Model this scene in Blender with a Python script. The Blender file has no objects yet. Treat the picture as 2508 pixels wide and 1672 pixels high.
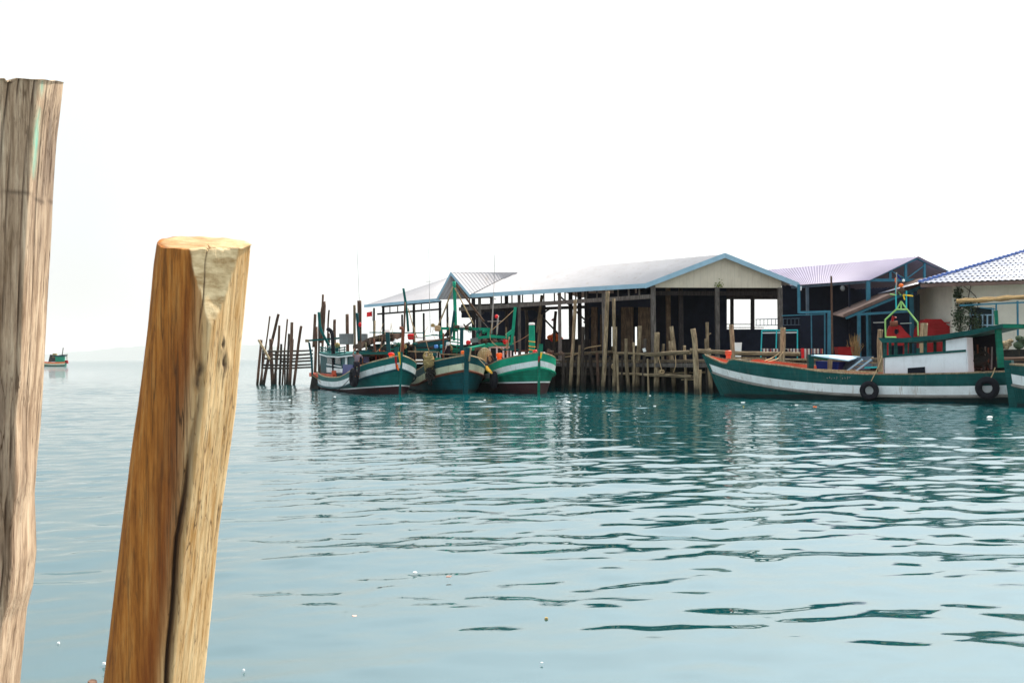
import bpy, math, random
import numpy as np
from mathutils import Vector, Matrix, Quaternion

random.seed(7)
S = bpy.context.scene
COL = S.collection
R = math.radians

# ---------------------------------------------------------------- camera, sky, sun, exposure
FPX = 2438.3                       # focal length in photo pixels (35 mm lens on a 36 mm sensor)
CAM = Vector((0, 0, 2.0))
PITCH, ROLL = R(0.87), R(0.5)
_f = Vector((0, math.cos(PITCH), math.sin(PITCH)))
_r0 = Vector((1, 0, 0)); _u0 = _r0.cross(_f)
_r = (_r0 * math.cos(ROLL) - _u0 * math.sin(ROLL)).normalized()
_u = _r.cross(_f).normalized()
cam = bpy.data.cameras.new("camera"); cam.lens = 35; cam.sensor_width = 36
cam.clip_start = 0.05; cam.clip_end = 60000
camo = bpy.data.objects.new("camera", cam); COL.objects.link(camo)
M = Matrix.Identity(4)
for i in range(3):
    M[i][0] = _r[i]; M[i][1] = _u[i]; M[i][2] = -_f[i]; M[i][3] = CAM[i]
camo.matrix_world = M
S.camera = camo
cam.dof.use_dof = True; cam.dof.focus_distance = 16.0; cam.dof.aperture_fstop = 18.0

SUN_AZ, SUN_EL = R(40), R(50)      # azimuth from +Y towards +X
w = bpy.data.worlds.new("World"); S.world = w; w.use_nodes = True
nt = w.node_tree; nt.nodes.clear()
sky = nt.nodes.new('ShaderNodeTexSky'); sky.sky_type = 'NISHITA'; sky.sun_disc = False
sky.sun_elevation = SUN_EL; sky.sun_rotation = SUN_AZ
sky.air_density = 1.0; sky.dust_density = 6.0; sky.ozone_density = 1.0
bg = nt.nodes.new('ShaderNodeBackground'); bg.inputs[1].default_value = 0.092
# thin bright cloud veil mixed over the clear sky
tc = nt.nodes.new('ShaderNodeTexCoord'); mp = nt.nodes.new('ShaderNodeMapping'); mp.inputs['Scale'].default_value = (1, 1, 3)
nz = nt.nodes.new('ShaderNodeTexNoise'); nz.inputs['Scale'].default_value = 1.6; nz.inputs['Detail'].default_value = 4
mr = nt.nodes.new('ShaderNodeMapRange'); mr.inputs[1].default_value = 0.3; mr.inputs[2].default_value = 0.75
mr.inputs[3].default_value = 0.84; mr.inputs[4].default_value = 0.96
mx = nt.nodes.new('ShaderNodeMix'); mx.data_type = 'RGBA'
L = nt.links.new
# the veil is creamy at the horizon, bluer higher up, and brighter towards the sun
sp = nt.nodes.new('ShaderNodeSeparateXYZ'); L(tc.outputs['Generated'], sp.inputs[0])
el = nt.nodes.new('ShaderNodeMapRange'); L(sp.outputs[2], el.inputs[0]); el.inputs[1].default_value = 0.0; el.inputs[2].default_value = 0.36
cm = nt.nodes.new('ShaderNodeMix'); cm.data_type = 'RGBA'; L(el.outputs[0], cm.inputs['Factor'])
cm.inputs['A'].default_value = (6.25, 6.1, 5.75, 1); cm.inputs['B'].default_value = (7.35, 8.35, 9.0, 1)
dt = nt.nodes.new('ShaderNodeVectorMath'); dt.operation = 'DOT_PRODUCT'; L(tc.outputs['Generated'], dt.inputs[0]); dt.inputs[1].default_value = (math.sin(SUN_AZ), math.cos(SUN_AZ), 0)
az = nt.nodes.new('ShaderNodeMapRange'); L(dt.outputs['Value'], az.inputs[0]); az.inputs[1].default_value = 0.45; az.inputs[2].default_value = 1.0; az.inputs[3].default_value = 1.0; az.inputs[4].default_value = 1.65
ml = nt.nodes.new('ShaderNodeVectorMath'); ml.operation = 'SCALE'; L(cm.outputs['Result'], ml.inputs[0]); L(az.outputs[0], ml.inputs['Scale']); L(ml.outputs[0], mx.inputs['B'])
L(tc.outputs['Generated'], mp.inputs[0]); L(mp.outputs[0], nz.inputs[0]); L(nz.outputs[0], mr.inputs[0])
L(mr.outputs[0], mx.inputs['Factor']); L(sky.outputs[0], mx.inputs['A']); L(mx.outputs['Result'], bg.inputs[0])
out = nt.nodes.new('ShaderNodeOutputWorld'); L(bg.outputs[0], out.inputs[0])

sl = bpy.data.lights.new("sun", 'SUN'); sl.energy = 5.0; sl.angle = R(0.6); sl.color = (1.0, 0.93, 0.82)
so = bpy.data.objects.new("sun", sl); COL.objects.link(so)
sd = Vector((math.sin(SUN_AZ) * math.cos(SUN_EL), math.cos(SUN_AZ) * math.cos(SUN_EL), math.sin(SUN_EL)))
so.rotation_mode = 'QUATERNION'; so.rotation_quaternion = sd.to_track_quat('Z', 'Y'); so.location = (0, 0, 60)
S.view_settings.view_transform = 'Standard'; S.view_settings.look = 'None'
S.view_settings.exposure = 0.70; S.view_settings.gamma = 1.0
S.cycles.max_bounces = 8; S.cycles.volume_bounces = 1

# ---------------------------------------------------------------- photo geometry helpers
def ray(px, py):
    return _f + _r * ((px - 1254) / FPX) - _u * ((py - 836) / FPX)
def P(px, py, Y):
    d = ray(px, py); return CAM + d * (Y / d.y)
def G(px, py, z=0.0):
    d = ray(px, py); return CAM + d * ((z - CAM.z) / d.z)
class VPlane:
    """vertical plane through two ground points"""
    def __init__(s, p0, p1):
        s.p = Vector((p0[0], p0[1], 0)); t = Vector((p1[0] - p0[0], p1[1] - p0[1], 0)).normalized()
        s.t = t; s.n = Vector((-t.y, t.x, 0))
        if s.n.y < 0: s.n = -s.n           # n points away from the camera
    def at(s, px, py):
        d = ray(px, py); k = (s.p - CAM).dot(s.n) / d.dot(s.n); return CAM + d * k

# ---------------------------------------------------------------- materials
def _mix(nt, fac, a, b, typ='MIX'):
    m = nt.nodes.new('ShaderNodeMix'); m.data_type = 'RGBA'; m.blend_type = typ
    for sock, v in (('Factor', fac), ('A', a), ('B', b)):
        if isinstance(v, (int, float)): m.inputs[sock].default_value = v
        elif isinstance(v, tuple): m.inputs[sock].default_value = (*v, 1)
        else: nt.links.new(v, m.inputs[sock])
    return m.outputs['Result']
def _noise(nt, vec, scale, detail=5, rough=0.6):
    n = nt.nodes.new('ShaderNodeTexNoise'); n.inputs['Scale'].default_value = scale
    n.inputs['Detail'].default_value = detail; n.inputs['Roughness'].default_value = rough
    nt.links.new(vec, n.inputs['Vector']); return n.outputs['Fac']
def _range(nt, v, a, b, c=0.0, d=1.0):
    m = nt.nodes.new('ShaderNodeMapRange'); nt.links.new(v, m.inputs[0])
    for i, x in enumerate((a, b, c, d)): m.inputs[i + 1].default_value = x
    return m.outputs[0]
def _math(nt, op, a, b=0.0):
    m = nt.nodes.new('ShaderNodeMath'); m.operation = op
    for i, v in enumerate((a, b)):
        if isinstance(v, (int, float)): m.inputs[i].default_value = v
        else: nt.links.new(v, m.inputs[i])
    return m.outputs[0]
def base_mat(name):
    m = bpy.data.materials.new(name); m.use_nodes = True; m.node_tree.nodes['Principled BSDF'].inputs['Specular IOR Level'].default_value = 0.12
    return m, m.node_tree, m.node_tree.nodes['Principled BSDF']
def _coords(nt, scale=(1, 1, 1), kind='Object'):
    t = nt.nodes.new('ShaderNodeTexCoord'); mp = nt.nodes.new('ShaderNodeMapping'); mp.inputs['Scale'].default_value = scale
    nt.links.new(t.outputs[kind], mp.inputs[0]); return mp.outputs[0]
def _objrand(nt):
    return nt.nodes.new('ShaderNodeObjectInfo').outputs['Random']
def _bump(nt, bsdf, h, strength, dist=0.02):
    b = nt.nodes.new('ShaderNodeBump'); b.inputs['Strength'].default_value = strength; b.inputs['Distance'].default_value = dist
    nt.links.new(h, b.inputs['Height']); nt.links.new(b.outputs[0], bsdf.inputs['Normal'])

def paint(name, col, worn=None, wear=0.35, rough=0.5, streak=True, vary=0.25, scale=3.0, metal=0.0, seam=None):
    """weathered paint: patchy tone, vertical run-down streaks, chips that show the base underneath"""
    m, nt, b = base_mat(name)
    worn = worn or tuple(c * 0.35 + 0.02 for c in col)
    v = _coords(nt); vs = _coords(nt, (1, 1, 0.12))
    n1 = _noise(nt, v, scale * 0.5, 4); n2 = _noise(nt, v, scale * 6, 8, 0.7); n3 = _noise(nt, vs, scale * 2.2, 5)
    dk = tuple(c * (1 - vary) for c in col); lt = tuple(min(1, c * (1 + vary) + 0.004) for c in col)
    c = _mix(nt, _range(nt, n1, 0.3, 0.7), dk, lt)
    if streak: c = _mix(nt, _range(nt, n3, 0.56, 0.78, 0, wear), c, worn)
    c = _mix(nt, _range(nt, n2, 0.62, 0.70, 0, min(1, wear * 1.5)), c, worn)
    if seam:                                                     # joints between planks or sheets
        sx = nt.nodes.new('ShaderNodeSeparateXYZ'); nt.links.new(v, sx.inputs[0])
        q = _math(nt, 'FRACT', _math(nt, 'ADD', _math(nt, 'MULTIPLY', sx.outputs[seam[0]], 1.0 / seam[1]), _math(nt, 'MULTIPLY', n1, 0.5 if seam[0] == 2 else 0.02)))
        c = _mix(nt, _math(nt, 'MULTIPLY', _range(nt, _math(nt, 'ABSOLUTE', _math(nt, 'SUBTRACT', q, 0.5)), 0.06, 0.02), _range(nt, n2, 0.3, 0.6, 0.25, 0.75)), c, tuple(x * (seam[2] if len(seam) > 2 else 0.35) for x in col))
    nt.links.new(c, b.inputs['Base Color']); b.inputs['Roughness'].default_value = rough; b.inputs['Metallic'].default_value = metal
    _bump(nt, b, n2, 0.25, 0.01)
    return m
def flat(name, col, rough=0.6, vary=0.2, scale=6, metal=0.0):
    return paint(name, col, wear=0.12, rough=rough, streak=False, vary=vary, scale=scale, metal=metal)
def logmat(name, c_lo, c_mid, c_hi, wet=True, grain=16.0):
    m, nt, b = base_mat(name)
    v = _coords(nt, (1, 1, 0.10)); v2 = _coords(nt)
    rnd = _objrand(nt)
    off = nt.nodes.new('ShaderNodeVectorMath'); off.operation = 'ADD'
    cmb = nt.nodes.new('ShaderNodeCombineXYZ'); nt.links.new(_math(nt, 'MULTIPLY', rnd, 40.0), cmb.inputs[0])
    nt.links.new(v, off.inputs[0]); nt.links.new(cmb.outputs[0], off.inputs[1]); v = off.outputs[0]
    g = _noise(nt, v, grain, 8, 0.7); p = _noise(nt, v2, 3.0, 4)
    c = _mix(nt, _range(nt, g, 0.32, 0.55), c_lo, c_mid); c = _mix(nt, _range(nt, g, 0.52, 0.75), c, c_hi)
    c = _mix(nt, _range(nt, p, 0.4, 0.7, 0, 0.55), c, tuple(x * 0.45 for x in c_mid))
    c = _mix(nt, 1.0, c, _mix(nt, rnd, (0.7, 0.68, 0.66), (1.25, 1.2, 1.15)), 'MULTIPLY')
    if wet:
        ge = nt.nodes.new('ShaderNodeNewGeometry'); sx = nt.nodes.new('ShaderNodeSeparateXYZ'); nt.links.new(ge.outputs['Position'], sx.inputs[0])
        zz = _math(nt, 'ADD', sx.outputs[2], _math(nt, 'MULTIPLY', p, 0.5))
        c = _mix(nt, _range(nt, zz, 0.45, 0.85, 0.85, 0.0), c, (0.018, 0.02, 0.016))
    nt.links.new(c, b.inputs['Base Color']); b.inputs['Roughness'].default_value = 0.85
    _bump(nt, b, g, 0.7, 0.02)
    return m

MT = {}
MT['log_grey'] = logmat('weathered_log', (0.055, 0.042, 0.028), (0.27, 0.21, 0.135), (0.52, 0.43, 0.29))
MT['log_brown'] = logmat('brown_log', (0.035, 0.022, 0.018), (0.15, 0.09, 0.065), (0.27, 0.18, 0.13))
MT['log_dark'] = logmat('dark_log', (0.018, 0.015, 0.014), (0.06, 0.05, 0.043), (0.13, 0.11, 0.085))
MT['log_pale'] = logmat('pale_log', (0.14, 0.10, 0.06), (0.42, 0.33, 0.21), (0.60, 0.50, 0.34), wet=False)
MT['timber'] = logmat('grey_timber', (0.05, 0.045, 0.045), (0.16, 0.145, 0.135), (0.25, 0.23, 0.21), wet=False)
MT['timber_dark'] = logmat('dark_timber', (0.015, 0.014, 0.016), (0.045, 0.04, 0.042), (0.08, 0.07, 0.065), wet=False)
MT['slat_wall'] = logmat('brown_slat', (0.03, 0.022, 0.018), (0.11, 0.075, 0.05), (0.20, 0.145, 0.09), wet=False)
MT['deck'] = logmat('deck_board', (0.05, 0.04, 0.03), (0.18, 0.14, 0.10), (0.30, 0.25, 0.18), wet=False)
MT['green'] = paint('green_hull_paint', (0.002, 0.145, 0.088), (0.02, 0.045, 0.035), 0.45, seam=(2, 0.17))
MT['green_lt'] = paint('bright_green_paint', (0.004, 0.27, 0.16), (0.03, 0.10, 0.06), 0.35)
MT['teal'] = paint('teal_hull_paint', (0.002, 0.10, 0.092), (0.02, 0.045, 0.04), 0.45, seam=(2, 0.17))
MT['teal_dk'] = paint('dark_teal_paint', (0.003, 0.062, 0.072), (0.015, 0.03, 0.03), 0.4, seam=(2, 0.17))
MT['teal4'] = paint('sea_green_paint', (0.002, 0.064, 0.060), (0.14, 0.15, 0.115), 0.36, seam=(2, 0.19))
MT['white'] = paint('white_hull_paint', (0.66, 0.70, 0.70), (0.22, 0.12, 0.04), 0.75, vary=0.14, scale=3.5)
MT['cabin_white'] = paint('white_cabin_paint', (0.72, 0.75, 0.78), (0.40, 0.40, 0.38), 0.25, vary=0.07)
MT['cream_dirty'] = paint('dirty_cream_paint', (0.55, 0.58, 0.42), (0.25, 0.11, 0.03), 0.7, vary=0.2)
MT['rubrail'] = paint('scuffed_rub_rail', (0.20, 0.19, 0.17), (0.05, 0.04, 0.035), 0.6)
MT['antifoul'] = paint('red_brown_boot_paint', (0.032, 0.010, 0.012), (0.014, 0.012, 0.012), 0.7)
MT['boot_dark'] = paint('dark_boot_paint', (0.012, 0.03, 0.03), (0.01, 0.012, 0.012), 0.5)
MT['red_deck'] = paint('red_deck_paint', (0.55, 0.10, 0.05), (0.25, 0.12, 0.08), 0.4)
MT['red'] = paint('red_paint', (0.30, 0.012, 0.014), (0.12, 0.012, 0.012), 0.4)
MT['red_bright'] = flat('bright_red_plastic', (0.72, 0.025, 0.03), 0.4)
MT['orange'] = flat('orange_plastic', (0.85, 0.16, 0.03), 0.45)
MT['yellow'] = flat('yellow_cloth', (0.80, 0.50, 0.03), 0.8)
MT['blue'] = flat('blue_plastic', (0.008, 0.022, 0.16), 0.35)
MT['blue_lt'] = flat('light_blue_plastic', (0.10, 0.30, 0.75), 0.4)
MT['white_pl'] = flat('white_plastic', (0.82, 0.82, 0.80), 0.5, 0.08)
MT['rubber'] = flat('black_rubber', (0.012, 0.012, 0.016), 0.8)
MT['rust'] = paint('rusty_steel', (0.17, 0.06, 0.035), (0.06, 0.03, 0.02), 0.6, rough=0.75)
MT['net_brown'] = paint('brown_awning_cloth', (0.095, 0.06, 0.045), (0.03, 0.02, 0.02), 0.7, rough=0.95)
MT['net_dark'] = paint('dark_net', (0.03, 0.028, 0.026), (0.10, 0.08, 0.05), 0.6, rough=0.95, scale=8)
MT['net_tan'] = paint('tan_net', (0.36, 0.27, 0.12), (0.06, 0.05, 0.02), 0.9, rough=0.95, scale=8)
MT['rope'] = flat('rope_fibre', (0.45, 0.32, 0.18), 0.9, 0.3, 20)
MT['rope_gold'] = flat('yellow_rope_fibre', (0.75, 0.42, 0.06), 0.9, 0.3, 20)
MT['grey_metal'] = paint('grey_drum_metal', (0.20, 0.21, 0.21), (0.10, 0.07, 0.05), 0.5, rough=0.5)
MT['pole_metal'] = paint('pale_pole', (0.35, 0.34, 0.32), (0.15, 0.10, 0.08), 0.4)
MT['glass'] = flat('dark_window_glass', (0.006, 0.02, 0.026), 0.12, 0.3)
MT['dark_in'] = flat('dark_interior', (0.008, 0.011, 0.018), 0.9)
MT['roof_white'] = paint('white_roof_sheet', (0.40, 0.385, 0.40), (0.27, 0.20, 0.15), 0.5, rough=0.5, vary=0.07, scale=1.2)
MT['roof_lav'] = paint('lavender_roof_sheet', (0.27, 0.235, 0.33), (0.20, 0.16, 0.20), 0.25, rough=0.55, vary=0.08, scale=1.2)
MT['roof_brown'] = paint('rusty_roof_sheet', (0.15, 0.10, 0.085), (0.07, 0.035, 0.03), 0.6, rough=0.7)
MT['fascia'] = paint('blue_fascia_paint', (0.30, 0.47, 0.58), (0.2, 0.25, 0.28), 0.25, vary=0.1)
MT['gable'] = paint('cream_gable_sheet', (0.60, 0.54, 0.43), (0.36, 0.28, 0.19), 0.45, vary=0.08, seam=(0, 0.42, 0.82))
MT['house'] = paint('cream_house_wall', (0.66, 0.64, 0.55), (0.32, 0.31, 0.25), 0.3, vary=0.07)
MT['blue_steel'] = paint('blue_steel_paint', (0.04, 0.165, 0.235), (0.05, 0.08, 0.10), 0.45)
MT['teal_steel'] = paint('teal_pipe_paint', (0.03, 0.42, 0.46), (0.03, 0.15, 0.17), 0.25)
MT['sheet_blue'] = paint('blue_grey_sheet', (0.075, 0.11, 0.15), (0.04, 0.05, 0.06), 0.4, seam=(0, 0.25))
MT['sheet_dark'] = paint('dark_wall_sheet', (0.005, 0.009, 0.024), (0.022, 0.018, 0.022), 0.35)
MT['thatch'] = paint('dry_thatch', (0.30, 0.20, 0.09), (0.08, 0.05, 0.03), 0.8, rough=0.95, scale=9)
MT['leaf'] = flat('vine_leaf', (0.05, 0.075, 0.04), 0.7, 0.5)
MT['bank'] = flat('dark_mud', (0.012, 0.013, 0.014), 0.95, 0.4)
MT['skin'] = flat('skin', (0.16, 0.075, 0.045), 0.6, 0.1)
MT['hair'] = flat('black_hair', (0.008, 0.007, 0.007), 0.6)
MT['trouser'] = flat('dark_trousers', (0.02, 0.018, 0.025), 0.9)
MT['wire'] = flat('thin_wire', (0.30, 0.30, 0.30), 0.6)
MT['yel_green'] = paint('yellow_green_pipe', (0.30, 0.52, 0.16), (0.03, 0.30, 0.2), 0.6, scale=5)

def striped(name, cols, freq, axis=0):
    m, nt, b = base_mat(name); v = _coords(nt)
    sx = nt.nodes.new('ShaderNodeSeparateXYZ'); nt.links.new(v, sx.inputs[0])
    wv = _math(nt, 'FRACT', _math(nt, 'MULTIPLY', sx.outputs[axis], freq))
    rp = nt.nodes.new('ShaderNodeValToRGB'); rp.color_ramp.interpolation = 'CONSTANT'; nt.links.new(wv, rp.inputs[0])
    cr = rp.color_ramp; n = len(cols)
    while len(cr.elements) < n: cr.elements.new(0.5)
    for i, c in enumerate(cols): cr.elements[i].position = i / n; cr.elements[i].color = (*c, 1)
    nt.links.new(rp.outputs[0], b.inputs['Base Color']); b.inputs['Roughness'].default_value = 0.9
    return m
MT['stripes'] = striped('striped_cloth', [(0.6, 0.55, 0.5), (0.06, 0.05, 0.08), (0.35, 0.05, 0.06), (0.5, 0.35, 0.2), (0.1, 0.1, 0.16), (0.65, 0.6, 0.55), (0.2, 0.08, 0.08)], 1.7)
MT['shirt'] = striped('plaid_shirt', [(0.17, 0.13, 0.15), (0.12, 0.09, 0.12), (0.20, 0.15, 0.16)], 14, 2)
def tiles(name):
    m, nt, b = base_mat(name); v = _coords(nt)
    n = _noise(nt, v, 1.2, 6); n2 = _noise(nt, v, 9, 4)
    c = _mix(nt, _range(nt, n, 0.3, 0.7), (0.27, 0.29, 0.38), (0.38, 0.39, 0.45)); c = _mix(nt, _range(nt, n2, 0.55, 0.75, 0, 0.5), c, (0.16, 0.19, 0.38))
    nt.links.new(c, b.inputs['Base Color']); b.inputs['Roughness'].default_value = 0.35
    return m
MT['tiles'] = tiles('blue_white_glazed_tile')

# ---------------------------------------------------------------- mesh builder and object helpers
WLOC = {}
def setp(o, label=None, cat=None, group=None, kind=None):
    if label: o['label'] = label
    if cat: o['category'] = cat
    if group: o['group'] = group
    if kind: o['kind'] = kind
def T(name, label, cat, loc, group=None):
    o = bpy.data.objects.new(name, None); COL.objects.link(o); o.empty_display_size = 0.2
    o.location = loc; WLOC[o] = Vector(loc); setp(o, label, cat, group); return o

class MB:
    def __init__(s): s.v = []; s.f = []; s.m = []
    def quad(s, *pts, mi=0):
        i = len(s.v); s.v += [Vector(p) for p in pts]; s.f.append(tuple(range(i, i + len(pts)))); s.m.append(mi); return s
    def hexa(s, a, b, mi=0):
        """solid between two matching polygons a and b"""
        n = len(a); i = len(s.v); s.v += [Vector(p) for p in a] + [Vector(p) for p in b]
        s.f.append(tuple(i + k for k in reversed(range(n)))); s.f.append(tuple(i + n + k for k in range(n))); s.m += [mi, mi]
        for k in range(n):
            k2 = (k + 1) % n; s.f.append((i + k, i + k2, i + n + k2, i + n + k)); s.m.append(mi)
        return s
    def slab(s, poly, vec, mi=0):
        vec = Vector(vec); return s.hexa([Vector(p) for p in poly], [Vector(p) + vec for p in poly], mi)
    def box(s, c, sx, sy, sz, ax=(1, 0, 0), mi=0):
        a = Vector(ax).normalized(); up = Vector((0, 0, 1)); b = up.cross(a)
        if b.length < 1e-4: b = Vector((0, 1, 0))
        b.normalize(); u = a.cross(b); c = Vector(c)
        lo = [c + a * (i * sx / 2) + b * (j * sy / 2) - u * (sz / 2) for i, j in ((-1, -1), (1, -1), (1, 1), (-1, 1))]
        return s.slab(lo, u * sz, mi)
    def bar(s, p, q, wd, ht, mi=0):
        """rectangular bar from p to q (ht measured vertically or along Y for uprights)"""
        p, q = Vector(p), Vector(q); a = (q - p).normalized()
        u = Vector((0, 0, 1)) if abs(a.z) < 0.9 else Vector((0, 1, 0))
        b = u.cross(a).normalized(); u = a.cross(b)
        pa = [p + b * (i * wd / 2) + u * (j * ht / 2) for i, j in ((-1, -1), (1, -1), (1, 1), (-1, 1))]
        return s.hexa(pa, [x + (q - p) for x in pa], mi)
    def tube(s, path, rad, n=8, mi=0, cap=True):
        path = [Vector(p) for p in path]
        if isinstance(rad, (int, float)): rad = [rad] * len(path)
        i0 = len(s.v); ref = None
        for k, p in enumerate(path):
            t = (path[min(k + 1, len(path) - 1)] - path[max(k - 1, 0)]).normalized()
            if ref is None: ref = Vector((1, 0, 0)) if abs(t.x) < 0.8 else Vector((0, 1, 0))
            b = (ref - t * ref.dot(t)).normalized(); ref = b; c = t.cross(b)
            for j in range(n):
                a = 2 * math.pi * j / n; s.v.append(p + (b * math.cos(a) + c * math.sin(a)) * rad[k])
        for k in range(len(path) - 1):
            for j in range(n):
                j2 = (j + 1) % n; s.f.append((i0 + k * n + j, i0 + k * n + j2, i0 + (k + 1) * n + j2, i0 + (k + 1) * n + j)); s.m.append(mi)
        if cap:
            s.f.append(tuple(i0 + j for j in reversed(range(n)))); s.f.append(tuple(i0 + (len(path) - 1) * n + j for j in range(n))); s.m += [mi, mi]
        return s
    def lathe(s, c, prof, n=16, mi=0, ax=None):
        c = Vector(c); ax = Vector(ax or (0, 0, 1)).normalized()
        return s.tube([c + ax * z for r, z in prof], [r for r, z in prof], n, mi)
    def ball(s, c, r, sc=(1, 1, 1), n=12, mi=0, jit=0.0, rng=None):
        c = Vector(c); i0 = len(s.v); m = max(4, n // 2)
        for k in range(m + 1):
            th = math.pi * k / m
            for j in range(n):
                ph = 2 * math.pi * j / n; q = r * (1 + (rng.uniform(-jit, jit) if rng else 0))
                s.v.append(c + Vector((math.sin(th) * math.cos(ph) * sc[0], math.sin(th) * math.sin(ph) * sc[1], math.cos(th) * sc[2])) * q)
        for k in range(m):
            for j in range(n):
                j2 = (j + 1) % n; s.f.append((i0 + k * n + j, i0 + (k + 1) * n + j, i0 + (k + 1) * n + j2, i0 + k * n + j2)); s.m.append(mi)
        return s
    def torus(s, c, ax, Rr, r, n=28, k=10, mi=0):
        ax = Vector(ax).normalized(); b = ax.cross(Vector((0, 0, 1))).normalized(); u = b.cross(ax); c = Vector(c)
        i0 = len(s.v)
        for i in range(n):
            a = 2 * math.pi * i / n; e = b * math.cos(a) + u * math.sin(a)
            for j in range(k):
                q = 2 * math.pi * j / k; s.v.append(c + e * (Rr + r * math.cos(q)) + ax * (r * 1.15 * math.sin(q)))
        for i in range(n):
            for j in range(k):
                i2, j2 = (i + 1) % n, (j + 1) % k
                s.f.append((i0 + i * k + j, i0 + i2 * k + j, i0 + i2 * k + j2, i0 + i * k + j2)); s.m.append(mi)
        return s
    def corr(s, p00, p10, p11, p01, pitch=0.2, amp=0.03, rows=1, sub=6, mi=0, sag=0.0, thick=0.02):
        """corrugated sheet, waves counted along p00-p10"""
        p00, p10, p11, p01 = map(Vector, (p00, p10, p11, p01))
        ln = max((p10 - p00).length, (p11 - p01).length); nu = max(4, int(ln / pitch * sub))
        nrm = (p10 - p00).cross(p01 - p00).normalized()
        if nrm.z < 0: nrm = -nrm
        for side in (0, 1):
            i0 = len(s.v)
            for j in range(rows + 1):
                v = j / rows
                for i in range(nu + 1):
                    u = i / nu
                    p = (p00 * (1 - u) + p10 * u) * (1 - v) + (p01 * (1 - u) + p11 * u) * v
                    s.v.append(p + nrm * (amp * math.sin(2 * math.pi * u * ln / pitch) - side * thick))
            for j in range(rows):
                for i in range(nu):
                    a = i0 + j * (nu + 1) + i; s.f.append((a, a + 1, a + nu + 2, a + nu + 1)); s.m.append(mi)
        return s
    def build(s, name, mats, parent=None, label=None, cat=None, group=None, kind=None, smooth=False, origin=None):
        me = bpy.data.meshes.new(name)
        if origin is None:
            xs = np.array([list(v) for v in s.v]); lo, hi = xs.min(0), xs.max(0); o3 = Vector(((lo + hi) / 2).tolist())
            if parent is None: o3.z = float(lo[2])
        else: o3 = Vector(origin)
        me.from_pydata([tuple(v - o3) for v in s.v], [], s.f); me.update()
        if not isinstance(mats, (list, tuple)): mats = [mats]
        for m in mats: me.materials.append(MT[m] if isinstance(m, str) else m)
        me.polygons.foreach_set('material_index', s.m)
        if smooth: me.polygons.foreach_set('use_smooth', [True] * len(s.f))
        o = bpy.data.objects.new(name, me); COL.objects.link(o)
        if parent: o.parent = parent; o.location = o3 - WLOC[parent]
        else: o.location = o3
        WLOC[o] = o3; setp(o, label, cat, group, kind); return o

def smoothpath(pts, k=4):
    pts = [Vector(p) for p in pts]; o = []
    for i in range(len(pts) - 1):
        p0, p1, p2, p3 = pts[max(i - 1, 0)], pts[i], pts[i + 1], pts[min(i + 2, len(pts) - 1)]
        for j in range(k):
            t = j / k
            o.append(0.5 * ((2 * p1) + (p2 - p0) * t + (2 * p0 - 5 * p1 + 4 * p2 - p3) * t * t + (3 * p1 - p0 - 3 * p2 + p3) * t ** 3))
    return o + [pts[-1]]

def log(name, pts, r0, r1, mat, label, cat, group=None, knobs=(), n=12, seed=None, wob=0.10):
    """a round timber along world points; its own mesh, local Z along the timber"""
    rng = random.Random(seed if seed is not None else len(bpy.data.objects))
    pts = [Vector(p) for p in pts]; ax = (pts[-1] - pts[0]); q = Vector((0, 0, 1)).rotation_difference(ax.normalized()); qi = q.inverted()
    loc = [qi @ (p - pts[0]) for p in pts]
    path = smoothpath(loc, 6 if len(loc) < 4 else 4)
    if len(path) < 14: path = smoothpath(path, 2)
    ln = ax.length; mb = MB(); n_r = len(path); rads = []
    ph = [rng.uniform(0, 6.3) for _ in range(6)]
    for k, p in enumerate(path):
        t = k / (n_r - 1); r = r0 * (1 - t) + r1 * t
        rads.append(r)
        path[k] = p + Vector((math.sin(t * 5 + ph[0]), math.sin(t * 4.2 + ph[1]), 0)) * (r0 * 0.22 * math.sin(math.pi * t))
    mb.tube(path, rads, n)
    for k in range(n_r):
        c = path[k]
        for j in range(n):
            i = k * n + j; d = mb.v[i] - c; a = 2 * math.pi * j / n; z = k / (n_r - 1) * ln
            f = 1 + wob * (math.sin(2 * a + ph[2] + z * 0.7) * 0.5 + math.sin(3 * a + ph[3] + z * 1.6) * 0.35 + math.sin(z * 4.1 + ph[4] + a) * 0.4)
            mb.v[i] = c + d * f
    for i in list(range(n)) + list(range((n_r - 1) * n, n_r * n)):     # uneven saw cuts
        mb.v[i] += Vector((0, 0, rng.uniform(-0.2, 0.2) * r1 * 0.5))
    for p, e, r in knobs:
        a = qi @ (Vector(p) - pts[0]); b = qi @ (Vector(e) - pts[0]); mb.tube([a, (a + b) / 2, b], [r * 1.4, r, r * 0.75], 8)
    o = mb.build(name, mat, None, label, cat, group, smooth=False, origin=(0, 0, 0))
    for pl in o.data.polygons: pl.use_smooth = len(pl.vertices) == 4
    o.rotation_mode = 'QUATERNION'; o.rotation_quaternion = q; o.location = pts[0]; WLOC[o] = pts[0]
    return o

def post_px(name, top, bot, wpx, mat, label, group, Y=None, mids=(), knobs=(), cat='post', taper=0.9, sink=1.2):
    """post from photo pixels: stands on the sea bed at the water point under bot"""
    Y = Y or G(bot[0], bot[1], 0.0).y
    b = P(bot[0], bot[1], Y); t = P(top[0], top[1], Y)
    pts = [b] + [P(m[0], m[1], Y) for m in mids] + [t]
    d = (pts[1] - pts[0]).normalized(); b2 = b - d * (max(0.0, b.z) + sink)
    r = wpx / FPX * Y / 2
    kn = [(P(a[0], a[1], Y), P(e[0], e[1], Y - 0.1), w / FPX * Y / 2) for a, e, w in knobs]
    return log(name, [b2] + pts, r, r * taper, mat, label, cat, group, kn)

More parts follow.
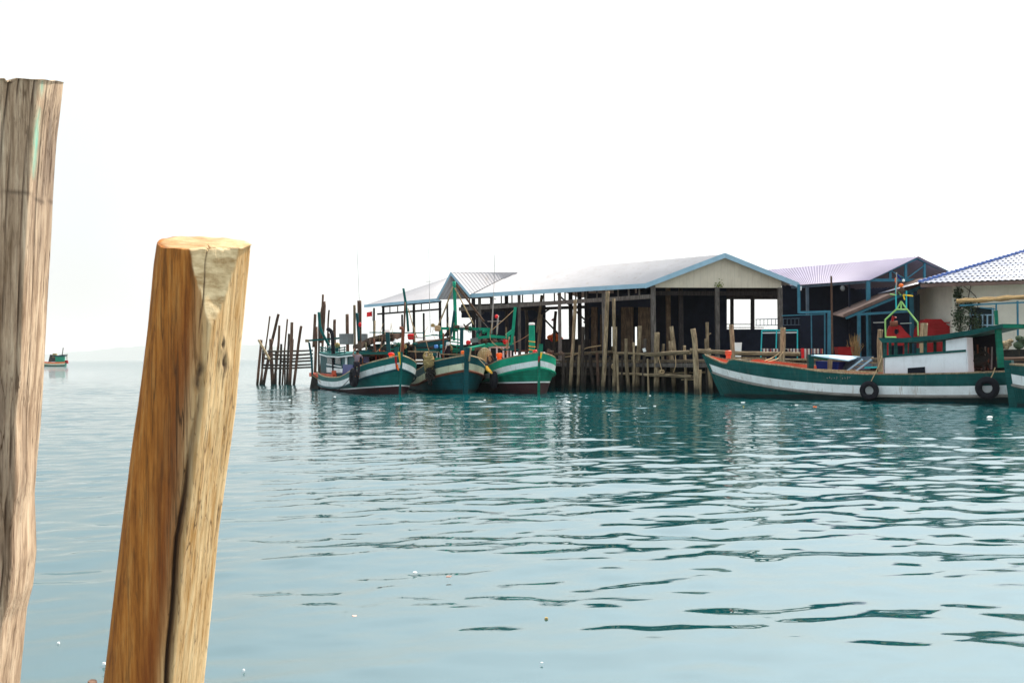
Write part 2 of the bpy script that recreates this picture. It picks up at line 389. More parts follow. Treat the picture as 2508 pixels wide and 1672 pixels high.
# ---------------------------------------------------------------- sea: one sheet with real ripples, fine near the camera
def build_sea():
    rng = np.random.RandomState(5)
    rs = [0.0, 1.0, 2.0, 3.0, 4.0]
    while rs[-1] < 130: rs.append(rs[-1] + max(0.02, rs[-1] * 0.0030))
    while rs[-1] < 17000: rs.append(rs[-1] * 1.06)
    r = np.array(rs)
    a = np.concatenate([np.linspace(-40, 40, 800), np.linspace(40, 320, 60)[1:-1]]) * math.pi / 180
    RR, AA = np.meshgrid(r, a, indexing='ij'); X = RR * np.sin(AA); Yy = RR * np.cos(AA)
    dr = np.gradient(r)[:, None]
    Z = np.zeros_like(X)
    patch = 0.75 + 0.35 * np.sin(X * 0.11 + 1 + 0.6 * np.sin(Yy * 0.07)) * np.sin(Yy * 0.17 + 0.5 * np.sin(X * 0.09))
    N = 110
    for i in range(N):
        lam = 0.30 * (3.2 / 0.30) ** ((i + rng.rand()) / N)
        th = rng.randn() * (0.42 if lam > 1.2 else 0.62) + 0.10
        k = 2 * math.pi / lam; kx, ky = k * math.sin(th), -k * math.cos(th)
        s = 0.0108 * (1.05 if 0.45 < lam < 1.4 else (0.85 if lam < 1 else 0.62)) * (0.5 + rng.rand())
        amp = s / k
        fade = np.clip((lam / dr - 2.2) / 3.0, 0, 1) * np.clip(1.7 - RR / 90.0, 0.0, 1) * (0.70 + 0.36 * np.clip((RR - 9) / 16, 0, 1))
        phs = kx * X + ky * Yy + rng.rand() * 6.283 + 0.6 * np.sin(0.30 * X + i) 
        Z += amp * fade * (np.sin(phs) + 0.2 * np.cos(2 * phs + 1.57)) * patch
    nr, na = X.shape
    V = np.stack([X, Yy, Z], -1).reshape(-1, 3).astype(np.float32)
    i = np.arange(nr - 1)[:, None]; j = np.arange(na)[None, :]; j2 = (j + 1) % na
    F = np.stack([i * na + j, (i + 1) * na + j, (i + 1) * na + j2, i * na + j2], -1).reshape(-1, 4)[:, ::-1]
    F = F[na:]                                           # the innermost ring is closed by a fan of its own
    me = bpy.data.meshes.new('sea'); nf = len(F)
    me.vertices.add(len(V)); me.vertices.foreach_set('co', V.ravel())
    me.loops.add(nf * 4); me.loops.foreach_set('vertex_index', F.ravel().astype(np.int32))
    me.polygons.add(nf); me.polygons.foreach_set('loop_start', np.arange(0, nf * 4, 4, dtype=np.int32))
    me.polygons.foreach_set('loop_total', np.full(nf, 4, dtype=np.int32)); me.polygons.foreach_set('use_smooth', np.ones(nf, dtype=bool))
    me.update(calc_edges=True); me.validate()
    m, nt, b = base_mat('sea_water')
    v = _coords(nt, (0.45, 1.3, 1)); n0 = _noise(nt, _coords(nt, (0.05, 0.05, 1)), 1.0, 3)
    c = _mix(nt, n0, (0.002, 0.044, 0.047), (0.003, 0.068, 0.074))
    nt.links.new(c, b.inputs['Base Color']); b.inputs['Roughness'].default_value = 0.04; b.inputs['IOR'].default_value = 3.6; b.inputs['Specular IOR Level'].default_value = 0.5; b.inputs['Specular Tint'].default_value = (0.96, 0.99, 1.0, 1)
    n1 = _noise(nt, v, 2.2, 4, 0.55)
    bn = nt.nodes.new('ShaderNodeBump'); bn.inputs['Distance'].default_value = 0.04; nt.links.new(n1, bn.inputs['Height']); nt.links.new(bn.outputs[0], b.inputs['Normal'])
    ge = nt.nodes.new('ShaderNodeNewGeometry'); ln_ = nt.nodes.new('ShaderNodeVectorMath'); ln_.operation = 'LENGTH'; nt.links.new(ge.outputs['Position'], ln_.inputs[0])
    nt.links.new(_range(nt, ln_.outputs['Value'], 10, 60, 0.08, 0.38), bn.inputs['Strength'])
    nt.links.new(_range(nt, ln_.outputs['Value'], 60, 450, 0.04, 0.40), bn.inputs['Distance'])     # open water is ruffled by the breeze
    me.materials.append(m)
    o = bpy.data.objects.new('sea', me); COL.objects.link(o); setp(o, 'calm rippled blue green sea', None, None, 'structure')
build_sea()

# far hills across the bay
def build_hills():
    mb = MB(); D = 16000.0; prof = [(-500, 0), (-250, 10), (0, 12), (95, 15), (140, 18), (250, 26), (330, 33), (380, 37), (470, 40), (560, 38), (640, 33), (720, 22), (800, 10), (880, 3), (960, 0)]
    rng = random.Random(3); n = 240; rows = [[], [], [], []]
    for i in range(n + 1):
        px = -500 + 1460 * i / n
        for (a, ha), (b, hb) in zip(prof, prof[1:]):
            if a <= px <= b: h = ha + (hb - ha) * (px - a) / (b - a); break
        h = h + (math.sin(px * 0.05) * 0.9 + math.sin(px * 0.13 + 1) * 0.6 + rng.uniform(-0.4, 0.4)) * min(1, h / 8)
        z = max(0.0, h) / FPX * D; x = (px - 1254) / FPX * D
        rows[0].append(Vector((x, D - 160, -2))); rows[1].append(Vector((x, D, z * 0.6))); rows[2].append(Vector((x * 1.01, D + 120, z * 1.02))); rows[3].append(Vector((x * 1.02, D + 500, -2)))
    for rr in rows: mb.v += rr
    w_ = n + 1
    for k in range(3):
        for i in range(n): mb.f.append((k * w_ + i, k * w_ + i + 1, (k + 1) * w_ + i + 1, (k + 1) * w_ + i)); mb.m.append(0)
    m, nt, b = base_mat('far_hill_forest'); v = _coords(nt)
    nt.links.new(_mix(nt, _noise(nt, v, 0.01, 6), (0.03, 0.05, 0.03), (0.07, 0.09, 0.06)), b.inputs['Base Color']); b.inputs['Roughness'].default_value = 1
    mb.build('hills', m, None, 'low wooded hills fading across the bay', None, None, 'structure', smooth=True)
build_hills()
# ---------------------------------------------------------------- foreground mooring posts (fine meshes with cut faces, cracks and knots)
def fore_post(name, left, right, y_top, Y, label, kind):
    """left/right: outline as (py, px) pairs; the round timber leans as the outline does"""
    rng = np.random.RandomState(11 if kind == 'chopped' else 4)
    ys = np.array([q[0] for q in right], float)
    xl = np.interp(ys, [q[0] for q in left], [q[1] for q in left]); xr = np.array([q[1] for q in right], float)
    top = P((xl[0] + xr[0]) / 2, y_top, Y); bot = P((xl[-1] + xr[-1]) / 2, ys[-1], Y)
    d = (bot - top).normalized(); ln = (top.z + 1.0) / -d.z
    nr, na = 420, 260
    hs = np.linspace(0, ln, nr)                                   # distance below the top
    pz = np.array([top.z + d.z * h for h in hs]); pyy = y_top + (hs / (bot - top).length) * (ys[-1] - y_top)
    rad_px = np.interp(pyy, ys, (xr - xl) / 2); cen_px = np.interp(pyy, ys, (xr + xl) / 2)
    over = pyy > ys[-1]; slope = (cen_px[~over][-1] - cen_px[~over][-40]) / 39.0
    k = np.cumsum(over); cen_px = np.where(over, cen_px + slope * k, cen_px)
    rad = rad_px / FPX * Y * (0.93 if kind == 'chopped' else 0.975)
    if kind == 'chopped': cen_px = cen_px + 7 * np.clip(1 - hs / 0.5, 0, 1)
    cx = np.array([P(c, y, Y).x for c, y in zip(cen_px, pyy)])
    th = np.linspace(-math.pi, math.pi, na, endpoint=False)
    H, TH = np.meshgrid(hs * ((2.75 if kind == 'chopped' else 2.35) / Y), th, indexing='ij'); Rr = np.repeat(rad[:, None], na, 1)
    def wob(fh, ft, ph): return np.sin(H * fh + ph + 1.3 * np.sin(TH * 1.0 + ph)) * np.cos(TH * ft + ph * 2)
    bumps = 0.012 * wob(3.1, 2, 0.4) + 0.010 * wob(7.3, 3, 1.9) + 0.006 * wob(17, 5, 0.8)
    bumps = bumps * np.clip(H / 0.2, 0.15, 1)
    fine = np.clip(H / 0.15, 0.3, 1) * sum(np.sin(TH * f + rng.rand() * 6 + 0.8 * np.sin(H * g + rng.rand() * 6)) * s for f, g, s in ((23, 5, .003), (41, 7, .0025), (67, 11, .002), (90, 9, .002)))
    r = Rr * (1 + bumps + fine)
    for ta, dd in (((0, .84), (72, .81)) if kind == 'chopped' else ((30, .85), (95, .85))):   # hewn flats
        fl_ = Rr * dd / np.maximum(np.cos(TH - R(ta)), 0.05) * (1 + bumps * .8 + fine)
        kq = 0.035 * Rr; hq = np.clip(0.5 + 0.5 * (fl_ - r) / kq, 0, 1); r = fl_ * (1 - hq) + r * hq - kq * hq * (1 - hq)
    heart = np.zeros_like(r); cut = np.zeros_like(r); dark = np.zeros_like(r); stain = np.zeros_like(r)
    OFF = R(19) if kind == 'chopped' else R(27)                   # direction of the camera as seen from the post
    TR = TH - OFF; U = np.sin(TR); front = np.cos(TR) > 0
    if kind == 'chopped':
        t = np.clip(H / 0.315, 0, 1.3)
        th0 = R(20) + OFF + 0.30 * t ** 2
        c = Rr * (0.55 + 0.42 * t ** 1.3) / np.maximum(np.cos(TH - th0), 0.05)
        axe = 0.012 * np.sin(H * 62 + 7 * TH + 2 * np.sin(H * 17)) + 0.010 * np.sin(H * 38 - 5 * TH + 1) + 0.006 * np.sin(H * 130 + 9 * np.sin(TH * 3))
        c = c * (1 + axe)
        inside = (c < r) & (np.abs(TH - th0) < 1.45)
        cut = np.clip((r - c) / (Rr * 0.02), 0, 1) * inside
        r = np.where(inside, c, r)
        # long split with a raised right lip, deepest low down
        uf = np.interp(H[:, 0], [0.30, 0.45, 0.62, 0.85, 1.05, 1.25, 3], [0.10, 0.22, 0.20, 0.16, 0.21, 0.27, 0.33])[:, None]
        dep = np.interp(H[:, 0], [0.32, 0.42, 0.6, 0.8, 1.0, 3], [0.0, 0.05, 0.09, 0.18, 0.24, 0.24])[:, None]
        g = np.exp(-((U - uf + 0.012 * np.sin(H * 23)) / 0.05) ** 2) * front
        r = r * (1 - dep * g * 0.9); lip = 1 / (1 + np.exp(-(U - uf - 0.02) / 0.03)); r = r * (1 + 0.05 * lip * front * np.clip((H - 0.3) * 4, 0, 1))
        dark = np.maximum(dark, g ** 0.7 * np.clip(dep * 6, 0, 1)); heart = np.exp(-((U + 0.17 + 0.05 * np.sin(H * 5)) / 0.27) ** 2) * front * np.clip((H - 0.1) * 4, 0, 1)
        cr = np.exp(-((U - 0.08 - 0.05 * np.clip(-H + .02, -1, 1) - 0.012 * np.sin(H * 40)) / 0.014) ** 2) * front * np.clip((0.33 - H) * 12, 0, 1)
        r = r * (1 - 0.06 * cr); dark = np.maximum(dark, cr)
        for hk, uk, s in ((0.41, 0.15, .016), (0.385, 0.80, .015), (0.335, 0.70, 0.010), (0.44, .17, .011)):
            kk = np.exp(-(((H - hk) / (s * 1.8)) ** 2 + ((U - uk) * 0.13 / s) ** 2)) * front
            r = r * (1 + 0.06 * kk - 0.11 * np.exp(-(((H - hk) / (s)) ** 2 + ((U - uk) * 0.13 / (s * .5)) ** 2)) * front); dark = np.maximum(dark, 0.9 * np.exp(-(((H - hk) / (s * 2.2)) ** 2 + ((U - uk + .03 * np.sin(H * 90)) * 0.13 / (s * .55)) ** 2)) * front)
    else:
        for hk, uk, s, a in ((0.83, 0.55, .05, -.05), (1.00, 0.75, .07, .08), (0.78, 0.2, .05, -.05), (1.12, .1, .06, -.04)):
            kk = np.exp(-(((H - hk) / s) ** 2 + ((U - uk) * 0.15 / s) ** 2)) * front; r = r * (1 + a * kk)
        for u0, h1, wd in ((0.17, 0.42, .014), (0.55, 3.0, .008), (0.83, 0.9, .007), (0.33, .7, .006)):
            cr = np.exp(-((U - u0 + 0.02 * np.sin(H * 6) + 0.03 * H) / wd) ** 2) * front * np.clip((h1 - H) * 6, 0, 1)
            r = r * (1 - 0.05 * cr); dark = np.maximum(dark, cr * 0.9)
        stain = np.exp(-((U - 0.68) / 0.06) ** 2) * (np.clip(1 - np.abs(H - 0.20) / 0.085, 0, 1) ** 0.5 + 0.6 * np.clip(1 - np.abs(H - 0.07) / 0.03, 0, 1)) * front
        ring = np.exp(-((H - 0.325 - 0.004 * np.sin(TH * 5)) / 0.003) ** 2); dark = np.maximum(dark, ring * 0.6)
    X = cx[:, None] + r * np.sin(TH); Yv = top.y - r * np.cos(TH); Z = np.repeat(pz[:, None], na, 1).copy()
    # the top is sawn at a slant: everything above the saw plane is cut off
    tf, tr_ = (0.27, 0.10) if kind == 'chopped' else (0.22, -0.02)
    plane = top.z - tf * (top.y - Yv) - tr_ * (X - cx[0]) + 0.0015 * np.sin(TH * 3 + 1) + 0.001 * np.sin(TH * 11) - 0.010 * np.exp(-((U - 0.08) / 0.03) ** 2) * front
    if kind == 'tall': plane = plane - 0.012 * np.exp(-((U - 0.16) / 0.035) ** 2) * front
    Z += 0.05; Z = np.minimum(Z, plane)
    V = np.stack([X, Yv, Z], -1).reshape(-1, 3)
    cap = np.stack([np.full(6, 0)] * 3, -1)
    i = np.arange(nr - 1)[:, None]; j = np.arange(na)[None, :]; j2 = (j + 1) % na
    F = np.stack([i * na + j, (i + 1) * na + j, (i + 1) * na + j2, i * na + j2], -1).reshape(-1, 4).tolist()
    verts = V.tolist(); att = {'cut': cut.ravel().tolist(), 'dark': dark.ravel().tolist(), 'stain': stain.ravel().tolist(), 'heart': heart.ravel().tolist()}
    prev = list(range(na))                                        # sawn end built of rings
    for q in (0.93, 0.6, 0.3):
        s0 = len(verts)
        for jj in range(na):
            a = V[jj]; c0 = np.array([cx[0], top.y, top.z]); p = c0 + (a - c0) * q; p[2] += 0.002; verts.append(p.tolist())
            for kk in att: att[kk].append(0.55 if kk == 'cut' else 0.0)
        cur = list(range(s0, s0 + na))
        for jj in range(na): F.append([prev[jj], prev[(jj + 1) % na], cur[(jj + 1) % na], cur[jj]])
        prev = cur
    F.append(prev)
    me = bpy.data.meshes.new(name); o3 = np.array(verts); org = np.array([cx[-1], top.y, -1.0])
    me.from_pydata((o3 - org).tolist(), [], F); me.update()
    for kk, vals in att.items():
        at = me.attributes.new(kk, 'FLOAT', 'POINT'); at.data.foreach_set('value', vals)
    me.polygons.foreach_set('use_smooth', [True] * len(me.polygons))
    m, nt, b = base_mat(name + '_wood'); v = _coords(nt, (1, 1, 0.07)); v3 = _coords(nt, (1, 1, 0.022)); v2 = _coords(nt); vm = _coords(nt, (1, 1, 0.25))
    def attr(nm):
        a = nt.nodes.new('ShaderNodeAttribute'); a.attribute_name = nm; return a.outputs['Fac']
    g = _noise(nt, v, 42, 9, 0.72); g2 = _noise(nt, v, 170, 6, 0.75); p = _noise(nt, vm, 6, 5)
    if kind == 'chopped':
        c = _mix(nt, _range(nt, g, 0.34, 0.50), (0.15, 0.045, 0.009), (0.40, 0.145, 0.028)); c = _mix(nt, _range(nt, g, 0.50, 0.68), c, (0.54, 0.26, 0.075))
        c = _mix(nt, _range(nt, p, 0.46, 0.66, 0, 0.85), c, (0.17, 0.062, 0.02)); c = _mix(nt, _range(nt, g2, 0.52, 0.72, 0, 0.65), c, (0.10, 0.038, 0.014))
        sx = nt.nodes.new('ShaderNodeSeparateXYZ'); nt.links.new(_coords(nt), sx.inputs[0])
        # sunlit side painted into the wood colour: right flank paler than the left
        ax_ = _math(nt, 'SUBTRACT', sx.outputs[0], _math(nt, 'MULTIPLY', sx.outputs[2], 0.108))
        lit_flank = _range(nt, _math(nt, 'ADD', ax_, _math(nt, 'MULTIPLY', p, 0.06)), 0.06, 0.115, 0, 0.85)
        c = _mix(nt, lit_flank, c, _mix(nt, _range(nt, g, 0.35, 0.65), (0.40, 0.21, 0.06), (0.74, 0.56, 0.32)))
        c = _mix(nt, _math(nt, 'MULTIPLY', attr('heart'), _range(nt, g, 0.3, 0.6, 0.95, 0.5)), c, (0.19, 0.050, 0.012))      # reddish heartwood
        axn = _noise(nt, _coords(nt, (1, 1, 3.2)), 14, 7, 0.7)
        cc = _mix(nt, _range(nt, axn, 0.35, 0.62), (0.34, 0.21, 0.09), (0.76, 0.58, 0.34)); cc = _mix(nt, _range(nt, p, 0.6, 0.75, 0, .6), cc, (0.34, 0.20, 0.05))
    else:
        c = _mix(nt, _range(nt, g, 0.34, 0.52), (0.19, 0.12, 0.07), (0.45, 0.32, 0.215)); c = _mix(nt, _range(nt, g, 0.50, 0.70), c, (0.66, 0.52, 0.37))
        c = _mix(nt, _range(nt, p, 0.48, 0.68, 0, 0.8), c, (0.12, 0.085, 0.065)); c = _mix(nt, _range(nt, g2, 0.52, 0.74, 0, 0.7), c, (0.10, 0.06, 0.04))
        cc = (0.50, 0.40, 0.27)
    fb = _noise(nt, v3, 30, 3, 0.5); fb2 = _noise(nt, v3, 75, 2, 0.5)               # crisp fibre lines and hair cracks
    ln1 = _range(nt, _math(nt, 'ABSOLUTE', _math(nt, 'SUBTRACT', fb, 0.47)), 0.014, 0.002); ln2 = _range(nt, _math(nt, 'ABSOLUTE', _math(nt, 'SUBTRACT', fb2, 0.5)), 0.022, 0.004, 0, 0.6)
    lines = _math(nt, 'MULTIPLY', _math(nt, 'MAXIMUM', ln1, ln2), _range(nt, p, 0.35, 0.6, 0.35, 0.95))
    c = _mix(nt, lines, c, (0.06, 0.03, 0.014))
    c = _mix(nt, attr('cut'), c, cc)
    c = _mix(nt, _math(nt, 'MULTIPLY', attr('stain'), _range(nt, g2, 0.25, 0.6)), c, (0.16, 0.52, 0.40))
    c = _mix(nt, attr('dark'), c, (0.045, 0.025, 0.018))
    nt.links.new(c, b.inputs['Base Color']); b.inputs['Roughness'].default_value = 0.7
    _bump(nt, b, _mix(nt, lines, _mix(nt, 0.5, g, g2), (0, 0, 0)), 0.6, 0.0016)
    me.materials.append(m)
    o = bpy.data.objects.new(name, me); COL.objects.link(o); o.location = org.tolist(); setp(o, label, 'post')
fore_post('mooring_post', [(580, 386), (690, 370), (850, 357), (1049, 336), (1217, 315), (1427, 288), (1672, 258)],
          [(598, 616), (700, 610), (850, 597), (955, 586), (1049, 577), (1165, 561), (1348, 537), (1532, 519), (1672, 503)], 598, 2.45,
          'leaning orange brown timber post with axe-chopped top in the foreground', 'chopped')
r1 = [(200, 154), (262, 147), (373, 134), (529, 123), (730, 112), (850, 106), (955, 100), (1102, 92), (1175, 86), (1270, 78), (1416, 81), (1500, 73), (1558, 58), (1672, 47)]
fore_post('mooring_post', [(y, x - 292) for y, x in r1], r1, 201, 2.62, 'tallest grey brown timber post with a green paint smear at the left edge', 'tall')
log('timber_stub', [P(222, 1760, 2.9), P(224, 1712, 2.9), P(226, 1667, 2.9)], 0.018, 0.013, 'log_brown', 'brown tip of a cut stub poking in at the bottom edge', 'post')

# ---------------------------------------------------------------- pier, bank, mooring posts and rails
DK = 1.74
def W2(px, Y): return ((px - 1254) / FPX * Y, Y)
PF = [W2(880, 72), W2(1180, 67.5), W2(1395, 63.2), W2(1735, 51.6), W2(2050, 50.0), W2(2700, 46.0)]
BACK = [(46, 95), (-13, 95)]
def build_pier():
    root = T('wooden_pier', 'wooden pier deck on piles under the market halls', 'pier', (PF[3][0], PF[3][1], 0))
    mb = MB(); pts = [(x, y, DK - 0.14) for x, y in PF] + [(x, y, DK - 0.14) for x, y in BACK]
    mb.slab(pts, (0, 0, 0.14)); mb.build('deck', 'deck', root)
    for (a, b) in zip(PF[1:], PF[2:]):
        e = MB(); e.bar((a[0], a[1] - 0.1, DK - 0.28), (b[0], b[1] - 0.1, DK - 0.28), 0.14, 0.22); e.build('edge_beam', 'timber', root)
    rng = random.Random(2)
    for k in range(34):
        t = k / 33; i = min(4, int(t * 5)); f = t * 5 - i
        x = PF[i][0] * (1 - f) + PF[i + 1][0] * f; y = PF[i][1] * (1 - f) + PF[i + 1][1] * f + rng.uniform(0.5, 1.4)
        e = MB(); e.tube([(x, y, -1), (x + rng.uniform(-.06, .06), y, 0.5), (x + rng.uniform(-.1, .1), y, DK - 0.15)], [0.13, 0.12, 0.11], 9); e.build('pile', 'log_dark', root)
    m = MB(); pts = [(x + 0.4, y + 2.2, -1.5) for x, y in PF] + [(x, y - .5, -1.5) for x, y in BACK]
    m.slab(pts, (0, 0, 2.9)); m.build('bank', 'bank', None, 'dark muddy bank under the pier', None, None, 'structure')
build_pier()

G_MID = 'mooring posts along the pier front'
for top, bot, wd, mat, mids, knobs, lab in [
    ((1488, 713), (1478, 957), 10.5, 'log_grey', [(1482, 850)], [], 'tallest thick post on the pier front, beside a paler post'),
    ((1503, 731), (1503, 957), 9.5, 'log_grey', [(1507, 800), (1505, 860)], [], 'pale crooked tall post just right of the tallest pier post'),
    ((1409, 734), (1397, 955), 9, 'log_grey', [(1404, 830)], [], 'tall slanting grey post between the pier and the green bow'),
    ((1428, 800), (1427, 955), 9, 'log_dark', [], [], 'medium dark post with a flat top seen against bright sky'),
    ((1445, 866), (1453, 952), 9, 'log_dark', [], [], 'short dark post leaning out in front of the plank bulkhead'),
    ((1462, 863), (1465, 955), 8, 'log_brown', [], [], 'short brown post with a rusty patch by the bulkhead'),
    ((1552, 838), (1550, 957), 7, 'log_grey', [(1553, 890)], [], 'narrow grey post between the square-topped and the tapering post'),
    ((1625, 842), (1628, 957), 7.5, 'log_grey', [(1624, 890)], [], 'narrow grey post right of the split-topped post'),
    ((1676, 846), (1680, 960), 8, 'log_pale', [(1679, 900)], [], 'pale low post left of the thick chopped post'),
    ((1420, 845), (1414, 955), 7, 'log_grey', [(1418, 890)], [], 'low grey post just left of the flat-topped dark one'),
    ((1380, 866), (1378, 955), 8, 'log_dark', [], [], 'thin dark pile close to the bright green bow'),
    ((1533, 829), (1540, 957), 9.5, 'log_grey', [(1535, 880)], [], 'short square-topped post at the left end of the log rails'),
    ((1567, 798), (1561, 956), 11, 'log_grey', [(1564, 880)], [], 'post tapering downwards with a sunlit right edge'),
    ((1580, 829), (1576, 957), 8, 'log_dark', [(1577, 890)], [], 'thin dark post with a flat nailed cap'),
    ((1609, 814), (1607, 958), 14, 'log_grey', [(1608, 880)], [], 'thick split-topped post left of the hall corner column'),
    ((1644, 799), (1653, 957), 11, 'log_grey', [(1643, 835), (1652, 870)], [], 'bent post kinked to the right at the log rail'),
    ((1697, 805), (1708, 965), 14.5, 'log_grey', [(1703, 855)], [], 'thick chopped post leaning left before the dark hall'),
    ((1732, 789), (1734, 955), 8.5, 'log_grey', [(1730, 830), (1732, 860)], [((1736, 818), (1741, 816), 4)], 'slim pale post with a broken branch stub on its side'),
    ((1736, 853), (1742, 963), 11, 'log_grey', [], [], 'short flat-topped post touching the stem of the long white-cabin boat')]:
    post_px('mooring_post', top, bot, wd, mat, lab, G_MID, mids=mids, knobs=knobs)
for top, bot, wd, mat, mids, Y, lab in [
    ((1327, 723), (1310, 940), 8.5, 'log_grey', [(1325, 770), (1317, 815)], 64, 'tall crooked post behind the green bow of the third boat'),
    ((1288, 759), (1287, 940), 9, 'log_dark', [(1290, 800)], 65, 'dark mid-height post behind the green upright of the third boat'),
    ((1361, 762), (1356, 950), 8.5, 'log_dark', [(1357, 820)], 65, 'crooked dark post in front of the bright opening with orange floats'),
    ((1791, 795), (1795, 930), 12.5, 'log_grey', [(1793, 840)], 49.7, 'post with a white tub beside it behind the long boat bow'),
    ((1918, 802), (1916, 940), 14, 'log_pale', [], 48.9, 'thick pale square post with a sunlit edge and slack ropes'),
    ((2263, 791), (2262, 930), 18, 'log_pale', [], 45.2, 'thick pale post rising behind the cabin roof of the long boat'),
    ((2156, 807), (2160, 930), 14, 'log_grey', [(2155, 850)], 46.2, 'grey post at the front corner of the white cabin'),
    ((2036, 676), (2038, 930), 5.5, 'log_brown', [(2037, 780)], 51.2, 'very tall thin brown pole in front of the blue-posted hall')]:
    post_px('mooring_post', top, bot, wd, mat, lab, 'posts behind the moored boats', Y=Y, mids=mids)
G_BK = 'thin piles behind the pier front'
for top, bot, wd, mat, dy, lab in [
    ((1594, 886), (1596, 955), 6, 'log_brown', 1.6, 'reddish thin pile just left of the split-topped post'), ((1670, 880), (1671, 955), 6.5, 'log_brown', 1.6, 'reddish thin pile between the bent post and the chopped post'),
    ((1548, 872), (1552, 956), 5.5, 'log_grey', .5, 'thin leaning grey pile right of the square-topped post'), ((1391, 880), (1388, 955), 6, 'log_dark', .6, 'dark pile left of the slanting grey post under the bulkhead'),
    ((1413, 872), (1417, 955), 6, 'log_dark', .6, 'dark pile between the slanting post and the flat-topped post'), ((1436, 872), (1433, 955), 5, 'log_dark', .9, 'thin dark pile right of the flat-topped post'),
    ((1494, 872), (1492, 957), 6, 'log_dark', .6, 'dark pile squeezed between the two tall posts'), ((1512, 868), (1514, 957), 7, 'log_pale', -.1, 'sunlit pale pile at the right edge of the bulkhead'),
    ((1524, 880), (1521, 957), 5, 'log_dark', .9, 'dark pile left of the square-topped post'), ((1586, 878), (1588, 958), 4.5, 'log_pale', .2, 'very thin pale pile beside the nailed cap post'),
    ((1627, 890), (1625, 956), 6, 'log_dark', 1.8, 'dark pile behind the rope coil'), ((1687, 884), (1685, 958), 6, 'log_dark', 1.8, 'dark pile left of the chopped post base'),
    ((1716, 905), (1715, 964), 6, 'log_pale', -.1, 'short sunlit stub at the foot of the chopped post'), ((1722, 880), (1724, 960), 6, 'log_brown', .8, 'brown pile between the chopped post and the flat-topped post')]:
    post_px('pier_pile', top, bot, wd, mat, lab, G_BK, Y=G(bot[0], bot[1]).y + dy, cat='pile')
G_FREE = 'posts standing behind the left boat'
for top, bot, wd, mat, mids, Y, lab in [
    ((791, 721), (783, 945), 6, 'log_brown', [(795, 750), (787, 768), (786, 840)], 76, 'tall zigzag post left of the two short stumps behind the left boat'),
    ((772, 769), (770, 945), 7.5, 'log_brown', [(775, 800), (769, 850)], 74, 'wavy pinkish post at the stern of the left boat'),
    ((782, 765), (781, 945), 5, 'log_dark', [], 73, 'thin dark post tucked behind the wavy pinkish post'),
    ((806, 759), (801, 940), 4.5, 'log_brown', [(804, 790)], 76, 'thin slanting pole left of the curved smoke pipe'),
    ((821, 785), (819, 940), 7.5, 'log_brown', [(819, 800)], 76, 'short bent post between the smoke pipe and the grey drum'),
    ((850, 769), (852, 940), 9, 'log_brown', [], 75, 'straight reddish post rising above the grey drum'),
    ((868, 747), (868, 940), 7.5, 'log_grey', [], 74, 'slim greyish post left of the thickest reddish post'),
    ((880, 736), (882, 940), 11, 'log_brown', [], 74, 'thickest reddish post standing right of the grey drum'),
    ((916, 754), (917, 900), 5.5, 'log_dark', [], 73, 'greenish thin post beside the small red flag'),
    ((806, 816), (806, 940), 5, 'log_brown', [], 76, 'lowest stump behind the left boat cabin roof')]:
    post_px('mooring_post', top, bot, wd, mat, lab, G_FREE, Y=Y, mids=mids)
G_JET = 'piles of the small jetty'
for top, bot, wd, mat, mids, dy, lab in [
    ((661, 774), (637, 942), 4.2, 'log_brown', [(651, 850)], 0, 'thin tall slanting pole on the left side of the jetty'),
    ((682, 769), (645, 942), 7.5, 'log_brown', [(664, 850)], 0, 'tallest thick slanting pile of the jetty'),
    ((684, 797), (672, 941), 6.5, 'log_brown', [(681, 850)], 0.8, 'straight pile right behind the tallest slanting one'),
    ((704, 781), (691, 942), 4.5, 'log_brown', [(698, 850)], 0.4, 'thin tall pile at the middle of the jetty'),
    ((715, 789), (709, 943), 7.8, 'log_brown', [(714, 840)], 0, 'second tallest thick pile, right half of the jetty'),
    ((738, 798), (719, 943), 7, 'log_brown', [(730, 850)], 0, 'rightmost pile of the jetty, leaning right'),
    ((663, 830), (667, 942), 9, 'log_brown', [], -0.3, 'short stout pile in the left half of the jetty'),
    ((689, 842), (684, 942), 6, 'log_dark', [], 0.2, 'shortest dark pile in the middle of the jetty'),
    ((717, 830), (711, 942), 6.3, 'log_dark', [], 0.9, 'short dark pile beside the second tallest pile'),
    ((708, 817), (703, 942), 6, 'log_dark', [], 0.5, 'mid-height dark pile left of the second tallest pile'),
    ((640, 832), (631, 942), 7, 'log_brown', [], 0, 'outermost left pile of the jetty'),
    ((645, 848), (640, 942), 5, 'log_dark', [], 0.5, 'stubby thin pile beside the outermost left pile'),
    ((676, 858), (675, 943), 5, 'log_dark', [], 1.4, 'thin low pile behind the stout jetty pile'),
    ((697, 866), (698, 943), 5, 'log_dark', [], 1.4, 'thin low pile behind the middle jetty poles')]:
    Y = G(bot[0], bot[1]).y + dy
    post_px('jetty_pile', top, bot, wd, mat, lab, G_JET, Y=Y, mids=mids, cat='pile')
JY = 75.0
log('pole', [P(633, 832, JY - 1), P(647, 856, JY - 1), P(660, 880, JY - 1)], 0.09, 0.09, 'log_pale', 'pale pole leaning diagonally across the jetty piles', 'pole')
for y, x0, x1, lab in [(859, 655, 766, 'topmost horizontal rail pole of the jetty'), (868, 668, 766, 'second rail pole from the top of the jetty'), (877, 648, 766, 'third rail pole from the top of the jetty'),
                       (884, 690, 766, 'fourth rail pole from the top, only on the right of the jetty'), (893, 643, 764, 'lowest but one rail pole of the jetty'), (900, 640, 764, 'lowest rail pole of the jetty')]:
    log('rail_pole', [P(x0, y + 0.8, JY + 0.3), P((x0 + x1) / 2, y + 1.2, JY + 0.3), P(x1, y - 1, JY)], 0.075, 0.06, 'log_dark', lab, 'rail', 'rail poles of the jetty')

